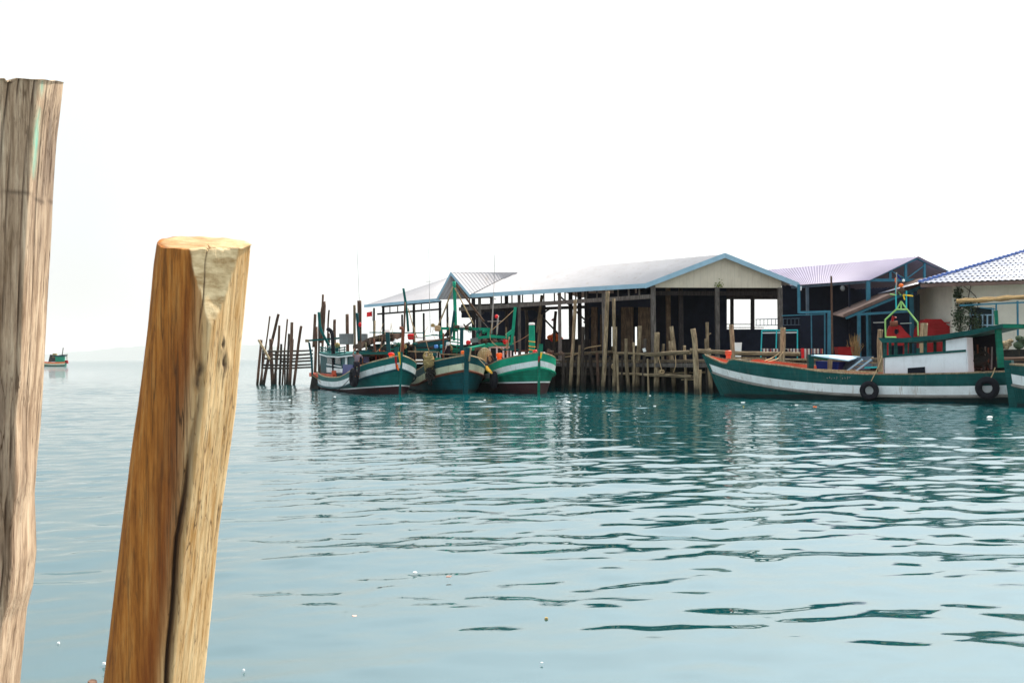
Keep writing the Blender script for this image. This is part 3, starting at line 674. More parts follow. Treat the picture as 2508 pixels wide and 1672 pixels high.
FP = VPlane(PF[2], PF[3])
def fp(px, py, off=-0.25): return FP.at(px, py) + FP.n * off
for (x0, y0), (x1, y1), wd, mat, off, lab in [
    ((1512, 865), (1590, 867), 6.5, 'log_pale', -0.15, 'left part of the upper log rail along the pier'),
    ((1588, 868), (1698, 863), 10, 'log_grey', -0.2, 'thick right part of the upper log rail along the pier'),
    ((1514, 914), (1600, 918), 6, 'log_pale', -0.15, 'lower log rail near the water, left part'),
    ((1600, 918), (1702, 922), 8, 'log_grey', -0.2, 'lower log rail near the water, right part'),
    ((1590, 914), (1740, 912), 5, 'log_pale', 0.8, 'thin lower log behind the right lower rail'),
    ((1346, 868), (1420, 865), 6, 'log_grey', 0.1, 'upper log rail between the green bow and the flat-topped post'),
    ((1418, 866), (1500, 861), 7, 'log_grey', 0.1, 'upper log rail just left of the two tallest pier posts'),
    ((1520, 890), (1602, 893), 5, 'log_brown', 0.9, 'brown middle rail behind the square-topped post'),
    ((1655, 930), (1700, 930), 3, 'log_pale', 0.4, 'thin batten just above the water under the rails')]:
    a, b = fp(x0, y0, off), fp(x1, y1, off); r = wd / FPX * a.y / 2
    log('rail_pole', [a, (a + b) / 2 + Vector((0, 0, .015)), b], r, r * .95, mat, lab, 'rail', 'log rails along the pier front')
log('rail_pole', [P(1690, 858, 51), P(1800, 865, 50.2), P(1880, 866, 49.6), P(1960, 867, 49)], 0.10, 0.11, 'log_grey', 'long thick log rail behind the bow of the long boat', 'rail', 'log rails along the pier front')
log('rail_pole', [P(2380, 880, 44.5), P(2520, 878, 43)], 0.09, 0.09, 'log_brown', 'brown log rail behind the stern of the long boat', 'rail', 'log rails along the pier front')
bk = T('plank_bulkhead', 'dark bulkhead of horizontal planks between the tall pier posts', 'bulkhead', FP.at(1440, 950) * 1.0)
for i, y in enumerate((866, 879, 889, 898, 907, 915)):
    m = MB(); a, b = fp(1362, y - 1, 0.35 + 0.05 * (i % 2)), fp(1512, y + 1.5, 0.35 + 0.05 * (i % 2)); m.bar(a, b, 0.08, 0.17); m.build('plank', 'log_dark', bk)
for x in (1386, 1450, 1508):
    m = MB(); a = fp(x, 955, 0.5); a.z = -1; b = fp(x, 862, 0.5); m.bar(a, b, 0.12, 0.12); m.build('upright', 'log_dark', bk)
def rope(pts, r, mat, label, name='rope', cat='rope', group=None):
    m = MB(); m.tube(smoothpath(pts, 5), r, 6); return m.build(name, mat, None, label, cat, group, smooth=True)
rope([fp(1621, 875), fp(1627, 895), fp(1630, 908), fp(1634, 915)], 0.02, 'rope', 'loose rope hanging in a V from the upper log rail')
rope([fp(1662, 862), fp(1664, 893), fp(1658, 912)], 0.02, 'rope', 'knotted rope looped round the bent post')
rope([fp(1707, 890), fp(1715, 900), fp(1728, 912)], 0.02, 'rope', 'short rope slanting from the thick chopped post')
rope([fp(1380, 874), fp(1405, 872), fp(1430, 862), fp(1445, 852), fp(1480, 846)], 0.035, 'rope', 'sagging mooring rope tied to the tallest pier post')
mt = MB(); rng = random.Random(9)
for k in range(5): mt.torus(fp(1632 + rng.uniform(-3, 3), 910 + rng.uniform(-2, 2), -0.3), (rng.uniform(-.6, .6), 1, rng.uniform(-.5, .8)), 0.10, 0.022, 16, 6)
mt.build('rope_coil', 'rope', None, 'small coil of rope resting on the lower log rail', 'rope', smooth=True)
mt = MB()
for k in range(6): mt.torus(fp(1516 + rng.uniform(-3, 3), 897 + rng.uniform(-4, 4), -0.3), (rng.uniform(-.6, .6), 1, rng.uniform(-.5, .8)), 0.13, 0.025, 16, 6)
mt.build('rope_coil', 'rope', None, 'tangled rope hanging at the left end of the log rails', 'rope', smooth=True)
m = MB(); m.lathe(fp(1727, 920, -0.3), [(0.05, 0), (0.055, 0.2), (0.03, 0.26), (0.015, 0.3)], 10); m.build('bottle', 'white_pl', None, 'white plastic bottle on the lower rail by the long boat stem', 'bottle')
m = MB(); m.box(fp(1585, 857, -0.2), 0.16, 0.1, 0.2, (1, 0, .3)); m.build('paper_scrap', 'white_pl', None, 'white scrap caught on the thin capped post', 'litter')

# ---------------------------------------------------------------- market hall with the cream gable
def zline(p0, p1, px):
    """point of the 3D line p0-p1 seen at photo column px (in plan)"""
    pl = VPlane(p0, p1); q = pl.at(px, 800); t = (Vector((q.x, q.y, 0)) - Vector((p0[0], p0[1], 0))).dot(pl.t) / (Vector((p1[0], p1[1], 0)) - Vector((p0[0], p0[1], 0))).length
    return Vector(p0) * (1 - t) + Vector(p1) * t
MT['weed'] = flat('weed_leaf', (0.16, 0.19, 0.05), 0.8, 0.4)
def build_hall():
    E0 = P(1580, 697, 57.5); E2 = P(1957, 696, 59.3); A0 = P(1775, 622.5, 58.4)
    zE, zA = E0.z, A0.z
    V1 = G(1150, 722, zE - .02); RE = G(1262, 668, zA)
    vec = RE - A0; E3 = E2 + vec; E3.z = E2.z
    root = T('market_hall', 'open-sided wooden market hall with white metal roof and cream gable', 'market hall', (E0.x, E0.y, DK))
    rf = MB(); rf.corr(E0, V1, RE, A0, 0.24, 0.022, 1); rf.corr(E2, E3, RE, A0, 0.24, 0.022, 1)
    roof = rf.build('roof', 'roof_white', root)
    # wing beyond the little cross gable
    zW = zE - 0.28
    W0 = G(892, 748, zW); W1 = G(1078, 732, zW); W2_ = G(1118, 672, zA - .1); W3 = G(1085, 684, zA - .1)
    m = MB(); m.corr(W1, W0, W3, W2_, 0.24, 0.022, 1); m.build('wing_roof', 'roof_white', root)
    C0 = P(1104, 667.5, 65.2); C1 = P(1268, 666.5, 69.6); F0 = P(1069, 734, 64.6); F1 = P(1150, 722, 64.9)
    m = MB(); m.corr(F1, V1 + Vector((0.2, .3, 0.05)), C1, C0, 0.24, 0.02) if False else None
    m.corr(C0, C1, RE + (V1 - RE) * 0.02 + Vector((0, -0.08, 0.05)), F1, 0.34, 0.012, 6, 8)
    B0 = F0 + (C1 - C0) * 0.5; m.corr(C0, C1, B0 + (C1 - C0) * .3, F0, 0.34, 0.012, 4, 8)
    m.build('cross_gable_roof', 'roof_white', root)
    def fasc(a, b, h=0.26, t=0.06, nm='fascia', mat='fascia'):
        q = MB(); a, b = Vector(a), Vector(b); d = Vector((0, -t, 0)); q.hexa([a + Vector((0, -0.03, -h * .75)), b + Vector((0, -0.03, -h * .75)), b + Vector((0, -0.03, h * .25)), a + Vector((0, -0.03, h * .25))], [a + d + Vector((0, -0.03, -h * .75)), b + d + Vector((0, -0.03, -h * .75)), b + d + Vector((0, -0.03, h * .25)), a + d + Vector((0, -0.03, h * .25))])
        q.build(nm, mat, root)
    fasc(E0, V1); fasc(E0, A0, .30); fasc(A0, E2, .30); fasc(W1, W0, .2); fasc(F0, C0, .24); fasc(C0, F1, .24)
    # gable panel, a little behind the rake boards
    GP = VPlane((E0.x, E0.y + 0.35), (E2.x, E2.y + 0.35))
    m = MB(); poly = [GP.at(*q) for q in ((1598, 704), (1914, 705), (1914, 682), (1775, 627), (1598, 693))]
    m.slab(poly, GP.n * 0.06); m.build('gable_panel', 'gable', root)
    for x in (1677, 1757, 1838):
        pass
    EP = VPlane((E0.x + .45, E0.y + .2), (V1.x + .45, V1.y + .2))
    def ep(px, z): q = EP.at(px, 800); return Vector((q.x, q.y, z))
    def col(px, z1, wd=0.2, mat='timber', z0=DK, pl=None, nm='column'):
        q = MB(); p = (pl or EP).at(px, 800); q.bar((p.x, p.y, z0), (p.x, p.y, z1), wd, wd); q.build(nm, mat, root)
    for px in (1479, 1371, 1272, 1175): col(px, zE - 0.12)
    col(1600, zE - .02, 0.27, 'timber', pl=GP); col(1757, zE - 0.12, 0.24, 'timber', pl=GP); col(1911, zE - 0.12, 0.26, 'timber', pl=GP)
    WP = VPlane((W1.x + .3, W1.y + .4), (W0.x + .3, W0.y + .4))
    for px in (939, 1014, 1078): col(px, zW - .05, 0.17, 'timber_dark', pl=WP)
    for px, z1 in ((1038, zW - .5), (1096, zE - .2), (985, zW - .5)): col(px, z1, 0.14, 'timber_dark', pl=VPlane((W1.x + 3, W1.y + 3.4), (W0.x + 3, W0.y + 3.4)))
    q = MB(); q.bar(EP.at(1125, 757), EP.at(1594, 726), 0.12, 0.24); q.build('tie_beam', 'timber', root)
    q = MB(); q.bar(WP.at(925, 769), WP.at(1080, 757), 0.1, 0.12); q.build('tie_beam', 'timber_dark', root)
    q = MB(); q.bar(WP.at(936, 751), WP.at(1080, 738), 0.1, 0.12); q.build('tie_beam', 'timber_dark', root)
    for x in (955, 974, 993, 1032, 1052):
        q = MB(); y = 751 - (x - 936) * .09; q.bar(WP.at(x, y), WP.at(x, y + 18), 0.07, 0.07); q.build('stud', 'timber_dark', root)
    x = 1150
    while x < 1590:
        t = (x - 1125) / 469; y0 = 757 + (726 - 757) * t; q = MB(); a = EP.at(x, y0 - 3); b = Vector((a.x, a.y, zE - .05)); q.bar(a, b, 0.09, 0.09); q.build('stud', 'timber', root); x += 26
    # inner posts and braces
    IP = VPlane((E0.x + 3.2, E0.y + 2.2), (V1.x + 3.2, V1.y + 2.2))
    for px, mat in ((1420, 'timber_dark'), (1437, 'timber_dark'), (1398, 'timber_dark'), (1637, 'slat_wall'), (1668, 'timber_dark'), (1241, 'timber_dark'), (1205, 'timber_dark'), (1160, 'timber_dark')): col(px, zE + .2, 0.26, mat, pl=IP)
    for a, b in (((1310, 757), (1372, 822)), ((1366, 720), (1440, 790)), ((1300, 790), (1345, 757)), ((1140, 800), (1185, 765)), ((1165, 770), (1205, 815)), ((1480, 740), (1430, 790))):
        q = MB(); q.bar(IP.at(*a), IP.at(*b), 0.09, 0.09); q.build('brace', 'timber_dark', root)
    for y0, y1 in ((750, 741), (762, 756)):
        q = MB(); q.bar(IP.at(1130, y0), IP.at(1600, y1 - 10), 0.12, 0.2); q.build('inner_beam', 'timber_dark', root)
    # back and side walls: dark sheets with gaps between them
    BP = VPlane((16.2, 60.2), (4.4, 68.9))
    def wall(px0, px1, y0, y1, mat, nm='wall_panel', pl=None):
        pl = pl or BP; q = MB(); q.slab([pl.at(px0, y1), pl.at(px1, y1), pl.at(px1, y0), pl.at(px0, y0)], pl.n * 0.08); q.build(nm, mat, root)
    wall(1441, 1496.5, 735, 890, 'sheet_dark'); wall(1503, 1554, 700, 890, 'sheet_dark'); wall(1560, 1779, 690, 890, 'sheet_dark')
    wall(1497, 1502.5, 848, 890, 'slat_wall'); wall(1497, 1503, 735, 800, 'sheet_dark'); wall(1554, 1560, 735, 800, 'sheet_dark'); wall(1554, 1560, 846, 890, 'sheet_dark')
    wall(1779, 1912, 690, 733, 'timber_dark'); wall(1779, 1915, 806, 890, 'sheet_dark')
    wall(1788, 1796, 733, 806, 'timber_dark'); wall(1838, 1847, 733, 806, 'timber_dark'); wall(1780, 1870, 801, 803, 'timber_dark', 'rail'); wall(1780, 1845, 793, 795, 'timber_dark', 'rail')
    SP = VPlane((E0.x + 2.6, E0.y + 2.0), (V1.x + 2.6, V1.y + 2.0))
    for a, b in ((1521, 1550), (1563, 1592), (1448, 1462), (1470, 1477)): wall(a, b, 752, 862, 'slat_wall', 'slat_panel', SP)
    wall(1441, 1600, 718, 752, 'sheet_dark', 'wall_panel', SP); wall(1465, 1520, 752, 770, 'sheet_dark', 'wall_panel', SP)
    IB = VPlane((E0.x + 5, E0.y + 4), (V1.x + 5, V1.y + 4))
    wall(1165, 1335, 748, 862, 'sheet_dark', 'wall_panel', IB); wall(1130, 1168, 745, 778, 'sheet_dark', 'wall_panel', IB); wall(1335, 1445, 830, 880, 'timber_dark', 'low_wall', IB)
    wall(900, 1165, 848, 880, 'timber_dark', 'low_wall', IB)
    q = MB(); t = VPlane((E0.x, E0.y + 1.2), (E2.x, E2.y + 1.2)); q.bar(t.at(1602, 718), t.at(1912, 719), 0.12, 0.25); q.build('inner_beam', 'timber_dark', root)
    for px, py in ((1756, 703.5),):
        q = MB()
        for k in range(46):
            c = GP.at(px + rng.gauss(3, 4), py - abs(rng.gauss(0, 6))) - GP.n * rng.uniform(.08, .25); e = Vector((rng.uniform(-1, 1), rng.uniform(-.5, .5), rng.uniform(-.3, 1))).normalized() * .06; f_ = Vector((e.z, 0, -e.x)) * .45
            q.quad(c - e, c + f_, c + e, c - f_)
        q.build('plant_tuft', 'weed', None, 'small green weed growing from the gable edge of the hall', 'plant')
    return root, E0, E2, zE, GP
HALL, E0, E2, zE, GP = build_hall()

def pxslab(plane, pts, th, mat, nm, parent=None, label=None, cat=None, group=None):
    m = MB(); m.slab([plane.at(*q) for q in pts], plane.n * th); return m.build(nm, mat, parent, label, cat, group)
def pxbar(plane, a, b, wd, mat, nm, parent=None, off=0.0, label=None, cat=None, group=None):
    m = MB(); m.bar(plane.at(*a) + plane.n * off, plane.at(*b) + plane.n * off, wd, wd); return m.build(nm, mat, parent, label, cat, group)

# ---------------------------------------------------------------- second hall: lavender roof on blue steel
def build_hall2():
    a = P(2130, 686, 58); z = a.z; apex = P(2250, 628, 58.6); b = P(2372, 690, 59.2)
    far = G(1935, 699, z); rid = G(1878, 661, apex.z); vec = rid - apex
    root = T('blue_steel_hall', 'hall with lavender metal roof on blue steel posts', 'market hall', (a.x, a.y, DK))
    m = MB(); m.corr(a, far, rid, apex, 0.22, 0.011); m.corr(b, b + vec, rid, apex, 0.22, 0.022); m.build('roof', 'roof_lav', root)
    pl = VPlane((a.x, a.y + .25), (b.x, b.y + .25))
    for p, q, wd in (((2130, 686), (2262, 686.5), .17), ((2180, 661), (2180, 686), .13), ((2218, 644), (2218, 686), .14), ((2264, 645), (2264, 686), .13), ((2132, 684), (2249, 632), .09), ((2249, 633), (2340, 676), .16), ((2180, 662), (2218, 684), .06), ((2264, 650), (2218, 684), .06)):
        pxbar(pl, p, q, wd, 'blue_steel', 'truss_bar', root)
    for x, y1, wd in ((2126, 686, .2),):
        p = pl.at(x, y1); m = MB(); m.bar((p.x, p.y, DK), p, wd, wd); m.build('column', 'blue_steel', root)
    ep = VPlane((a.x, a.y + .3), (far.x, far.y + .3))
    pxbar(ep, (2128, 689), (1940, 703), 0.18, 'sheet_blue', 'eave_beam', root)
    for x, wd, mat in ((1977, .16, 'sheet_blue'), (2080, .1, 'sheet_dark')):
        p = ep.at(x, 700); m = MB(); m.bar((p.x, p.y, DK), (p.x, p.y, z - .1), wd, wd); m.build('column', mat, root)
    bp = VPlane((W2(1900, 66)), (W2(2420, 63.5)))
    pxslab(bp, [(1915, 900), (2420, 900), (2420, 668), (1915, 690)], .1, 'sheet_dark', 'back_wall', root)
    # railing seen through the hall
    rp = VPlane(W2(1840, 62), W2(1985, 61))
    g = T('metal_railing', 'dark barred railing inside the hall behind the teal rack', 'railing', rp.at(1910, 830))
    pxbar(rp, (1850, 782), (1970, 779), .05, 'sheet_blue', 'top_rail', g); pxbar(rp, (1850, 797), (1970, 795), .05, 'sheet_blue', 'bottom_rail', g)
    for k in range(13): pxbar(rp, (1852 + k * 9.5, 781.5), (1852 + k * 9.5, 797), .035, 'sheet_blue', 'bar', g)
    # square blue door frame of pipes
    fpz = VPlane(W2(1950, 54), W2(2050, 53))
    g2 = T('blue_doorway', 'blue pipe doorway with a crossbar left of the tall brown pole', 'doorway', fpz.at(2030, 880))
    for p, q, wd in (((1956, 697), (1957, 767), .13), ((1957, 765), (2034, 763), .12), ((2031, 763), (2031, 878), .16), ((2020, 760), (2020, 880), .06), ((1987, 768), (1988, 880), .05), ((1915, 773), (2020, 769), .05)):
        pxbar(fpz, p, q, wd, 'blue_steel', 'pipe', g2)
    fl = MB(); fl.slab([fpz.at(1953, 700), fpz.at(1964, 701), fpz.at(1963, 711), fpz.at(1953, 712)], (0, .05, 0)); fl.build('sign_plate', 'cabin_white', None, 'small white plate hanging under the hall eave corner', 'sign')
    m = MB(); m.ball(ep.at(2064, 706), .14, (1, 1, 1.3)); m.build('lamp_bulb', 'grey_metal', None, 'round bulb lamp hanging under the lavender roof', 'lamp', smooth=True)
    # dark partition
    pxslab(VPlane(W2(1960, 60.5), W2(2120, 59.5)), [(1960, 890), (2120, 890), (2120, 775), (1960, 772)], .08, 'sheet_dark', 'partition', root)
    return root
build_hall2()

def build_leanto():
    pl = VPlane(W2(2070, 55), W2(2340, 54.0))
    root = T('lean_to', 'lean-to with rusty sheet roof on blue steel posts', 'lean-to', pl.at(2160, 870))
    a, b = pl.at(2066, 776), pl.at(2290, 681); bk = Vector((0.9, 5.0, 0.35))
    m = MB(); m.corr(a, a + bk, b + bk, b, .22, .03, 4); m.build('roof', 'roof_brown', root)
    m = MB(); m.hexa([a + Vector((0, -.05, -.02)), b + Vector((0, -.05, -.02)), b + Vector((0, -.05, .16)), a + Vector((0, -.05, .16))], [a + Vector((0, .05, -.02)), b + Vector((0, .05, -.02)), b + Vector((0, .05, .16)), a + Vector((0, .05, .16))]); m.build('roof_edge', 'roof_brown', root)
    pxbar(pl, (2072, 779), (2300, 683), .14, 'blue_steel', 'rafter', root, .1)
    pxbar(pl, (2098, 770), (2240, 761), .13, 'blue_steel', 'beam', root, .1); pxbar(pl, (2165, 742), (2260, 706), .1, 'blue_steel', 'brace', root, 1.2)
    for x, y, wd in ((2104, 770), (2124, 768), (2233, 716)) and ((2104, 770, .16), (2124, 768, .09), (2233, 716, .17)):
        p = pl.at(x, y) + pl.n * .1; m = MB(); m.bar((p.x, p.y, DK), p, wd, wd); m.build('column', 'blue_steel', root)
    pxslab(VPlane(W2(2225, 57), W2(2345, 56.5)), [(2228, 880), (2345, 880), (2345, 690), (2228, 728)], .08, 'sheet_blue', 'sheet_wall', root)
build_leanto()

def build_house():
    hp = VPlane(W2(2333, 51.4), W2(2620, 49.0))
    root = T('white_house', 'cream house with blue and white tiled hip roof and vines', 'house', hp.at(2333, 880))
    w0, w1, w2, w3 = 2374, 2434, 753, 818
    for pts in ([(2333, 885), (w0, 885), (w0, 690), (2333, 690)], [(w1, 885), (2620, 885), (2620, 672), (w1, 676)], [(w0, w2), (w1, w2), (w1, 676), (w0, 690)], [(w0, 885), (w1, 885), (w1, w3), (w0, w3)]):
        pxslab(hp, pts, .18, 'house', 'wall', root)
    sw = MB(); p = hp.at(2333, 885); q = hp.at(2333, 690); sw.slab([p + hp.n * .19, q + hp.n * .19, q + Vector((.6, 6, 0)), p + Vector((.6, 6, 0))], (.15, 0, 0)); sw.build('side_wall', 'house', root)
    wf = MB()
    for a, b in (((w0, w2 + 18), (w1, w2 + 18)), ((w0, w3 - 22), (w1, w3 - 22)), ((w0 + 3, w2), (w0 + 3, w3)), ((w1 - 3, w2), (w1 - 3, w3)), ((w0 + 20, w2 + 18), (w0 + 20, w3)), ((w0 + 32, w2 + 18), (w0 + 32, w3)), ((w0 + 44, w2 + 18), (w0 + 44, w3))):
        wf.bar(hp.at(*a) + hp.n * .05, hp.at(*b) + hp.n * .05, .06, .06)
    win = wf.build('window', 'fascia', root)
    g = MB(); g.slab([hp.at(w0, w3), hp.at(w1, w3), hp.at(w1, w2), hp.at(w0, w2)], (0, .02, 0)); 
    for i in range(len(g.v)): g.v[i] = g.v[i] + hp.n * .12
    g.build('pane', 'glass', win)
    # roof: courses of round tiles
    e0 = P(2250, 693, 50.6); e1 = Vector((W2(2660, 48.0)[0], 48.0, e0.z)); r0 = P(2566, 600, 55.0); r1 = Vector((e1.x + 4, 53.0, r0.z))
    m = MB(); n = 15
    for k in range(n):
        t0, t1 = k / n, (k + 1) / n + .01
        m.corr(e0.lerp(r0, t0) + Vector((0, -.02, .022)), e1.lerp(r1, t0) + Vector((0, -.02, .022)), e1.lerp(r1, t1), e0.lerp(r0, t1), .26, .024, 1, 6)
    lb = P(2250, 693, 50.6) + Vector((1.2, 9, 0)); m.corr(e0, lb, r0 + Vector((.5, 1, 0)), r0, .26, .03)
    rf = m.build('roof', 'tiles', root)
    h = MB()
    for k in range(30): c = e0.lerp(r0, (k + .5) / 30); h.ball(c + Vector((0, 0, .05)), .11, (1.6, 1, .9), 8)
    hp_mat = flat('blue_ridge_tile', (0.10, 0.16, 0.40), .4); h.build('hip_tile', hp_mat, rf)
    m = MB(); d = Vector((0, -.05, 0)); m.slab([e0 + Vector((.1, -.02, -.22)), e1 + Vector((0, -.02, -.22)), e1 + Vector((0, -.02, -.05)), e0 + Vector((.1, -.02, -.05))], (0, .06, 0)); m.build('eave_board', 'roof_brown', root)
    sf = MB(); sf.slab([hp.at(2300, 697), hp.at(2620, 684), hp.at(2620, 690), hp.at(2300, 700)], -hp.n * .5); sf.build('soffit', 'house', root)
    # climbing plant
    v = T('climbing_vine', 'dark leafy vine climbing the corner of the cream house', 'plant', hp.at(2350, 840) - hp.n * .1)
    st = MB()
    for x0, x1 in ((2345, 2352), (2352, 2344), (2362, 2395), (2380, 2372)):
        st.tube(smoothpath([hp.at(x0, 830) - hp.n * .06, hp.at((x0 + x1) / 2 + 5, 780) - hp.n * .08, hp.at(x1, 735) - hp.n * .06, hp.at(x0 - 2, 700) - hp.n * .05], 4), .018, 5)
    st.build('stem', 'log_dark', v)
    lf = MB(); rg = random.Random(5)
    for k in range(1050):
        c = rg.choice(((2345, 780, 9, 32), (2352, 770, 9, 40), (2385, 782, 13, 24), (2346, 722, 7, 14), (2374, 745, 12, 12), (2362, 775, 16, 34), (2395, 800, 10, 18)))
        p = hp.at(rg.gauss(c[0], c[2] * .8), rg.gauss(c[1], c[3] * .6)) - hp.n * rg.uniform(.02, .16)
        a = Vector((rg.uniform(-1, 1), rg.uniform(-.5, .5), rg.uniform(-1, 1))).normalized() * rg.uniform(.03, .075); b2 = Vector((rg.uniform(-1, 1), rg.uniform(-1, .2), rg.uniform(-.4, 1))).normalized() * .05
        lf.quad(p - a, p + b2, p + a, p - b2)
    lf.build('leaves', 'leaf', v)
    # rolled awning on blue pipes
    ap = VPlane(W2(2340, 48.6), W2(2620, 46.6))
    aw = T('rolled_awning', 'brown thatch awning rolled on blue pipes at the house front', 'awning', ap.at(2440, 870))
    q = MB()
    for k in range(5): q.tube(smoothpath([ap.at(2342 + k * 3, 738 - k) + Vector((0, k * .1, 0)), ap.at(2420, 735.5 - k * 1.2) + Vector((0, k * .12, 0)), ap.at(2500, 729 - k) + Vector((0, k * .12, 0)), ap.at(2620, 722) + Vector((0, k * .1, 0))], 5), [.075 + .03 * math.sin(i * 1.9 + k) for i in range(16)], 8)
    q.build('thatch_roll', 'thatch', aw)
    for a, b, wd in (((2350, 748), (2620, 735), .07), ((2492, 737), (2494, 905), .07), ((2440, 742), (2440, 760), .06), ((2400, 753), (2438, 757), .05)): pxbar(ap, a, b, wd, 'blue_steel', 'pipe', aw)
build_house()

# things on the pier
rp = VPlane(W2(1860, 53.5), W2(2020, 52.8))
rk = T('teal_pipe_rack', 'teal pipe rack with a pale bar under its top', 'rack', rp.at(1908, 880))
for a, b, wd in (((1866, 809), (1863, 885), .055), ((1902, 810), (1900, 885), .055), ((1953, 808), (1953, 885), .055), ((1865, 809), (1954, 808), .06)): pxbar(rp, a, b, wd, 'teal_steel', 'pipe', rk)
pxbar(rp, (1867, 815), (1952, 814), .06, 'cabin_white', 'pale_bar', rk, .1)
cl = T('clothes_rail', 'row of striped cloths hanging from a rail on the pier', 'clothes rail', rp.at(1940, 885))
pxbar(rp, (1863, 854), (2012, 855), .035, 'pole_metal', 'rail', cl, -.25)
for x0, x1, y1 in ((1864, 1885, 862), (1886, 1911, 861), (1926, 1938, 860), (1938, 1957, 864), (1966, 1984, 880), (1984, 2011, 866)):
    m = MB(); n = 14
    for k in range(n):
        xa, xb = x0 + (x1 - x0) * k / n, x0 + (x1 - x0) * (k + 1) / n; da, db = .03 * math.sin(k * 1.7), .03 * math.sin((k + 1) * 1.7)
        m.quad(rp.at(xa, y1) + Vector((0, da - .27, 0)), rp.at(xb, y1) + Vector((0, db - .27, 0)), rp.at(xb, 853.5) + Vector((0, -.28, 0)), rp.at(xa, 853.5) + Vector((0, -.28, 0)))
        m.quad(rp.at(xa, y1) + Vector((0, da - .24, 0)), rp.at(xa, 853.5) + Vector((0, -.22, 0)), rp.at(xb, 853.5) + Vector((0, -.22, 0)), rp.at(xb, y1) + Vector((0, db - .24, 0)))
    m.build('cloth', 'stripes', cl)
m = MB(); m.slab([rp.at(1958, 853), rp.at(1965, 853), rp.at(1965.5, 878), rp.at(1962, 887), rp.at(1959, 880)], (0, .05, 0))
for i in range(len(m.v)): m.v[i] = m.v[i] + Vector((0, -.33, 0))
m.build('red_cloth', 'red_bright', None, 'bright red cloth hanging lowest on the striped clothes rail', 'cloth')
c = P(1805, 862, 51.5); m = MB(); m.lathe((c.x, c.y, DK), [(.20, 0), (.22, .35), (.245, .75), (.26, .85), (.26, .88), (.22, .88)], 16); m.build('white_tub', 'white_pl', None, 'tall white plastic tub on the pier behind a post', 'tub', smooth=False)
for a, b, lab in (((1800, 876), (1876, 877), 'pale plank lying along the pier edge behind the bow'), ((1938, 880), (1980, 879), 'short pale plank under the red cloth')):
    m = MB(); m.bar(P(*a, 50.6), P(*b, 50.0), .25, .09); m.build('plank', 'log_pale', None, lab, 'plank')
rc = P(2067, 862, 53.4); m = MB(); m.hexa([(rc.x - .36, rc.y - .25, DK), (rc.x + .36, rc.y - .25, DK), (rc.x + .36, rc.y + .25, DK), (rc.x - .36, rc.y + .25, DK)], [(rc.x - .44, rc.y - .3, DK + .62), (rc.x + .44, rc.y - .3, DK + .62), (rc.x + .44, rc.y + .3, DK + .62), (rc.x - .44, rc.y + .3, DK + .62)]); m.build('red_crate', 'red', None, 'dark red crate standing in the shade of the blue hall', 'crate')
m = MB(); rg = random.Random(8)
for k in range(70):
    a = P(2094 + rg.gauss(0, 4), 872, 53.2 + rg.uniform(-.2, .2)); t = a + Vector((rg.gauss(0, .16), rg.gauss(0, .1), rg.uniform(.5, 1.25))); m.tube([a, (a + t) / 2 + Vector((rg.gauss(0, .04), 0, 0)), t], [.02, .016, .006], 4)
m.build('reed_bundle', 'thatch', None, 'upright bundle of dry reeds beside the dark red crate', 'bundle')
# red shed roof and red cradle beyond the long boat
sp = VPlane(W2(2240, 52.4), W2(2345, 51.9))
sh = T('red_shed', 'small red shed with sloping red roof beside the cream house', 'shed', sp.at(2290, 890))
a = [sp.at(*q) for q in ((2248, 828), (2338, 828), (2332, 806), (2305, 781), (2266, 781), (2250, 806))]
m = MB(); m.hexa(a, [p + sp.n * 1.6 for p in a]); m.build('roof', 'red', sh)
m = MB()
for y in (790, 799, 808, 817): m.bar(sp.at(2252, y) - sp.n * .02, sp.at(2326, y) - sp.n * .02, .03, .05)
m.build('board', 'red', sh)
m = MB(); m.slab([sp.at(2256, 890), sp.at(2332, 890), sp.at(2332, 829), sp.at(2256, 829)], sp.n * 1.5); m.build('wall', 'red', sh)
cp = VPlane(W2(2160, 51.0), W2(2250, 50.6))
wn = T('red_winch_stand', 'red stand with a round hole and machinery on top behind the cabin window posts', 'winch stand', cp.at(2200, 880))
m = MB()
hole = [cp.at(2196 + 6 * math.cos(k * math.pi / 6), 812 + 7 * math.sin(k * math.pi / 6)) for k in range(12)]
outl = [cp.at(*q) for q in ((2233, 826), (2232, 840), (2222, 846), (2196, 846), (2174, 844), (2173, 838), (2172, 820), (2175, 806), (2179, 797), (2196, 795), (2206, 797), (2218, 812))]
for k in range(12):
    k2 = (k + 1) % 12; m.slab([outl[k], outl[k2], hole[k2], hole[k]], cp.n * .3)
m.build('panel', 'red', wn)
for pts in ([(2172, 890), (2182, 890), (2184, 845), (2172, 845)], [(2212, 890), (2222, 890), (2226, 845), (2214, 845)]):
    m = MB(); m.slab([cp.at(*q) for q in pts], cp.n * .3); m.build('leg', 'red', wn)
m = MB(); m.tube([cp.at(2180, 793), cp.at(2198, 792)], .14, 12); m.build('drum', 'rust', wn); m = MB(); m.tube([cp.at(2184, 797), cp.at(2188, 774), cp.at(2194, 779)], .07, 7); m.build('handle', 'red', wn)
fl_p = VPlane(W2(1350, 69), W2(1420, 68))
for x, y, r, mat, lab in ((1350, 826, .2, 'orange', 'leftmost orange buoy of the heap inside the hall opening'), (1362, 822, .24, 'orange', 'largest orange buoy on the heap inside the hall opening'), (1358, 831, .2, 'red_bright', 'red buoy low in the heap inside the hall opening'), (1369, 830, .2, 'orange', 'rightmost orange buoy of the heap inside the hall opening'), (1362, 831, .22, 'yellow', 'yellowish buoy at the middle of the heap inside the hall')):
    p = fl_p.at(x, y); m = MB(); m.ball(p, r * 1.25, (1.2, 1, .8), 14); m.build('buoy', mat, None, lab, 'buoy', 'buoys heaped inside the hall', smooth=True)
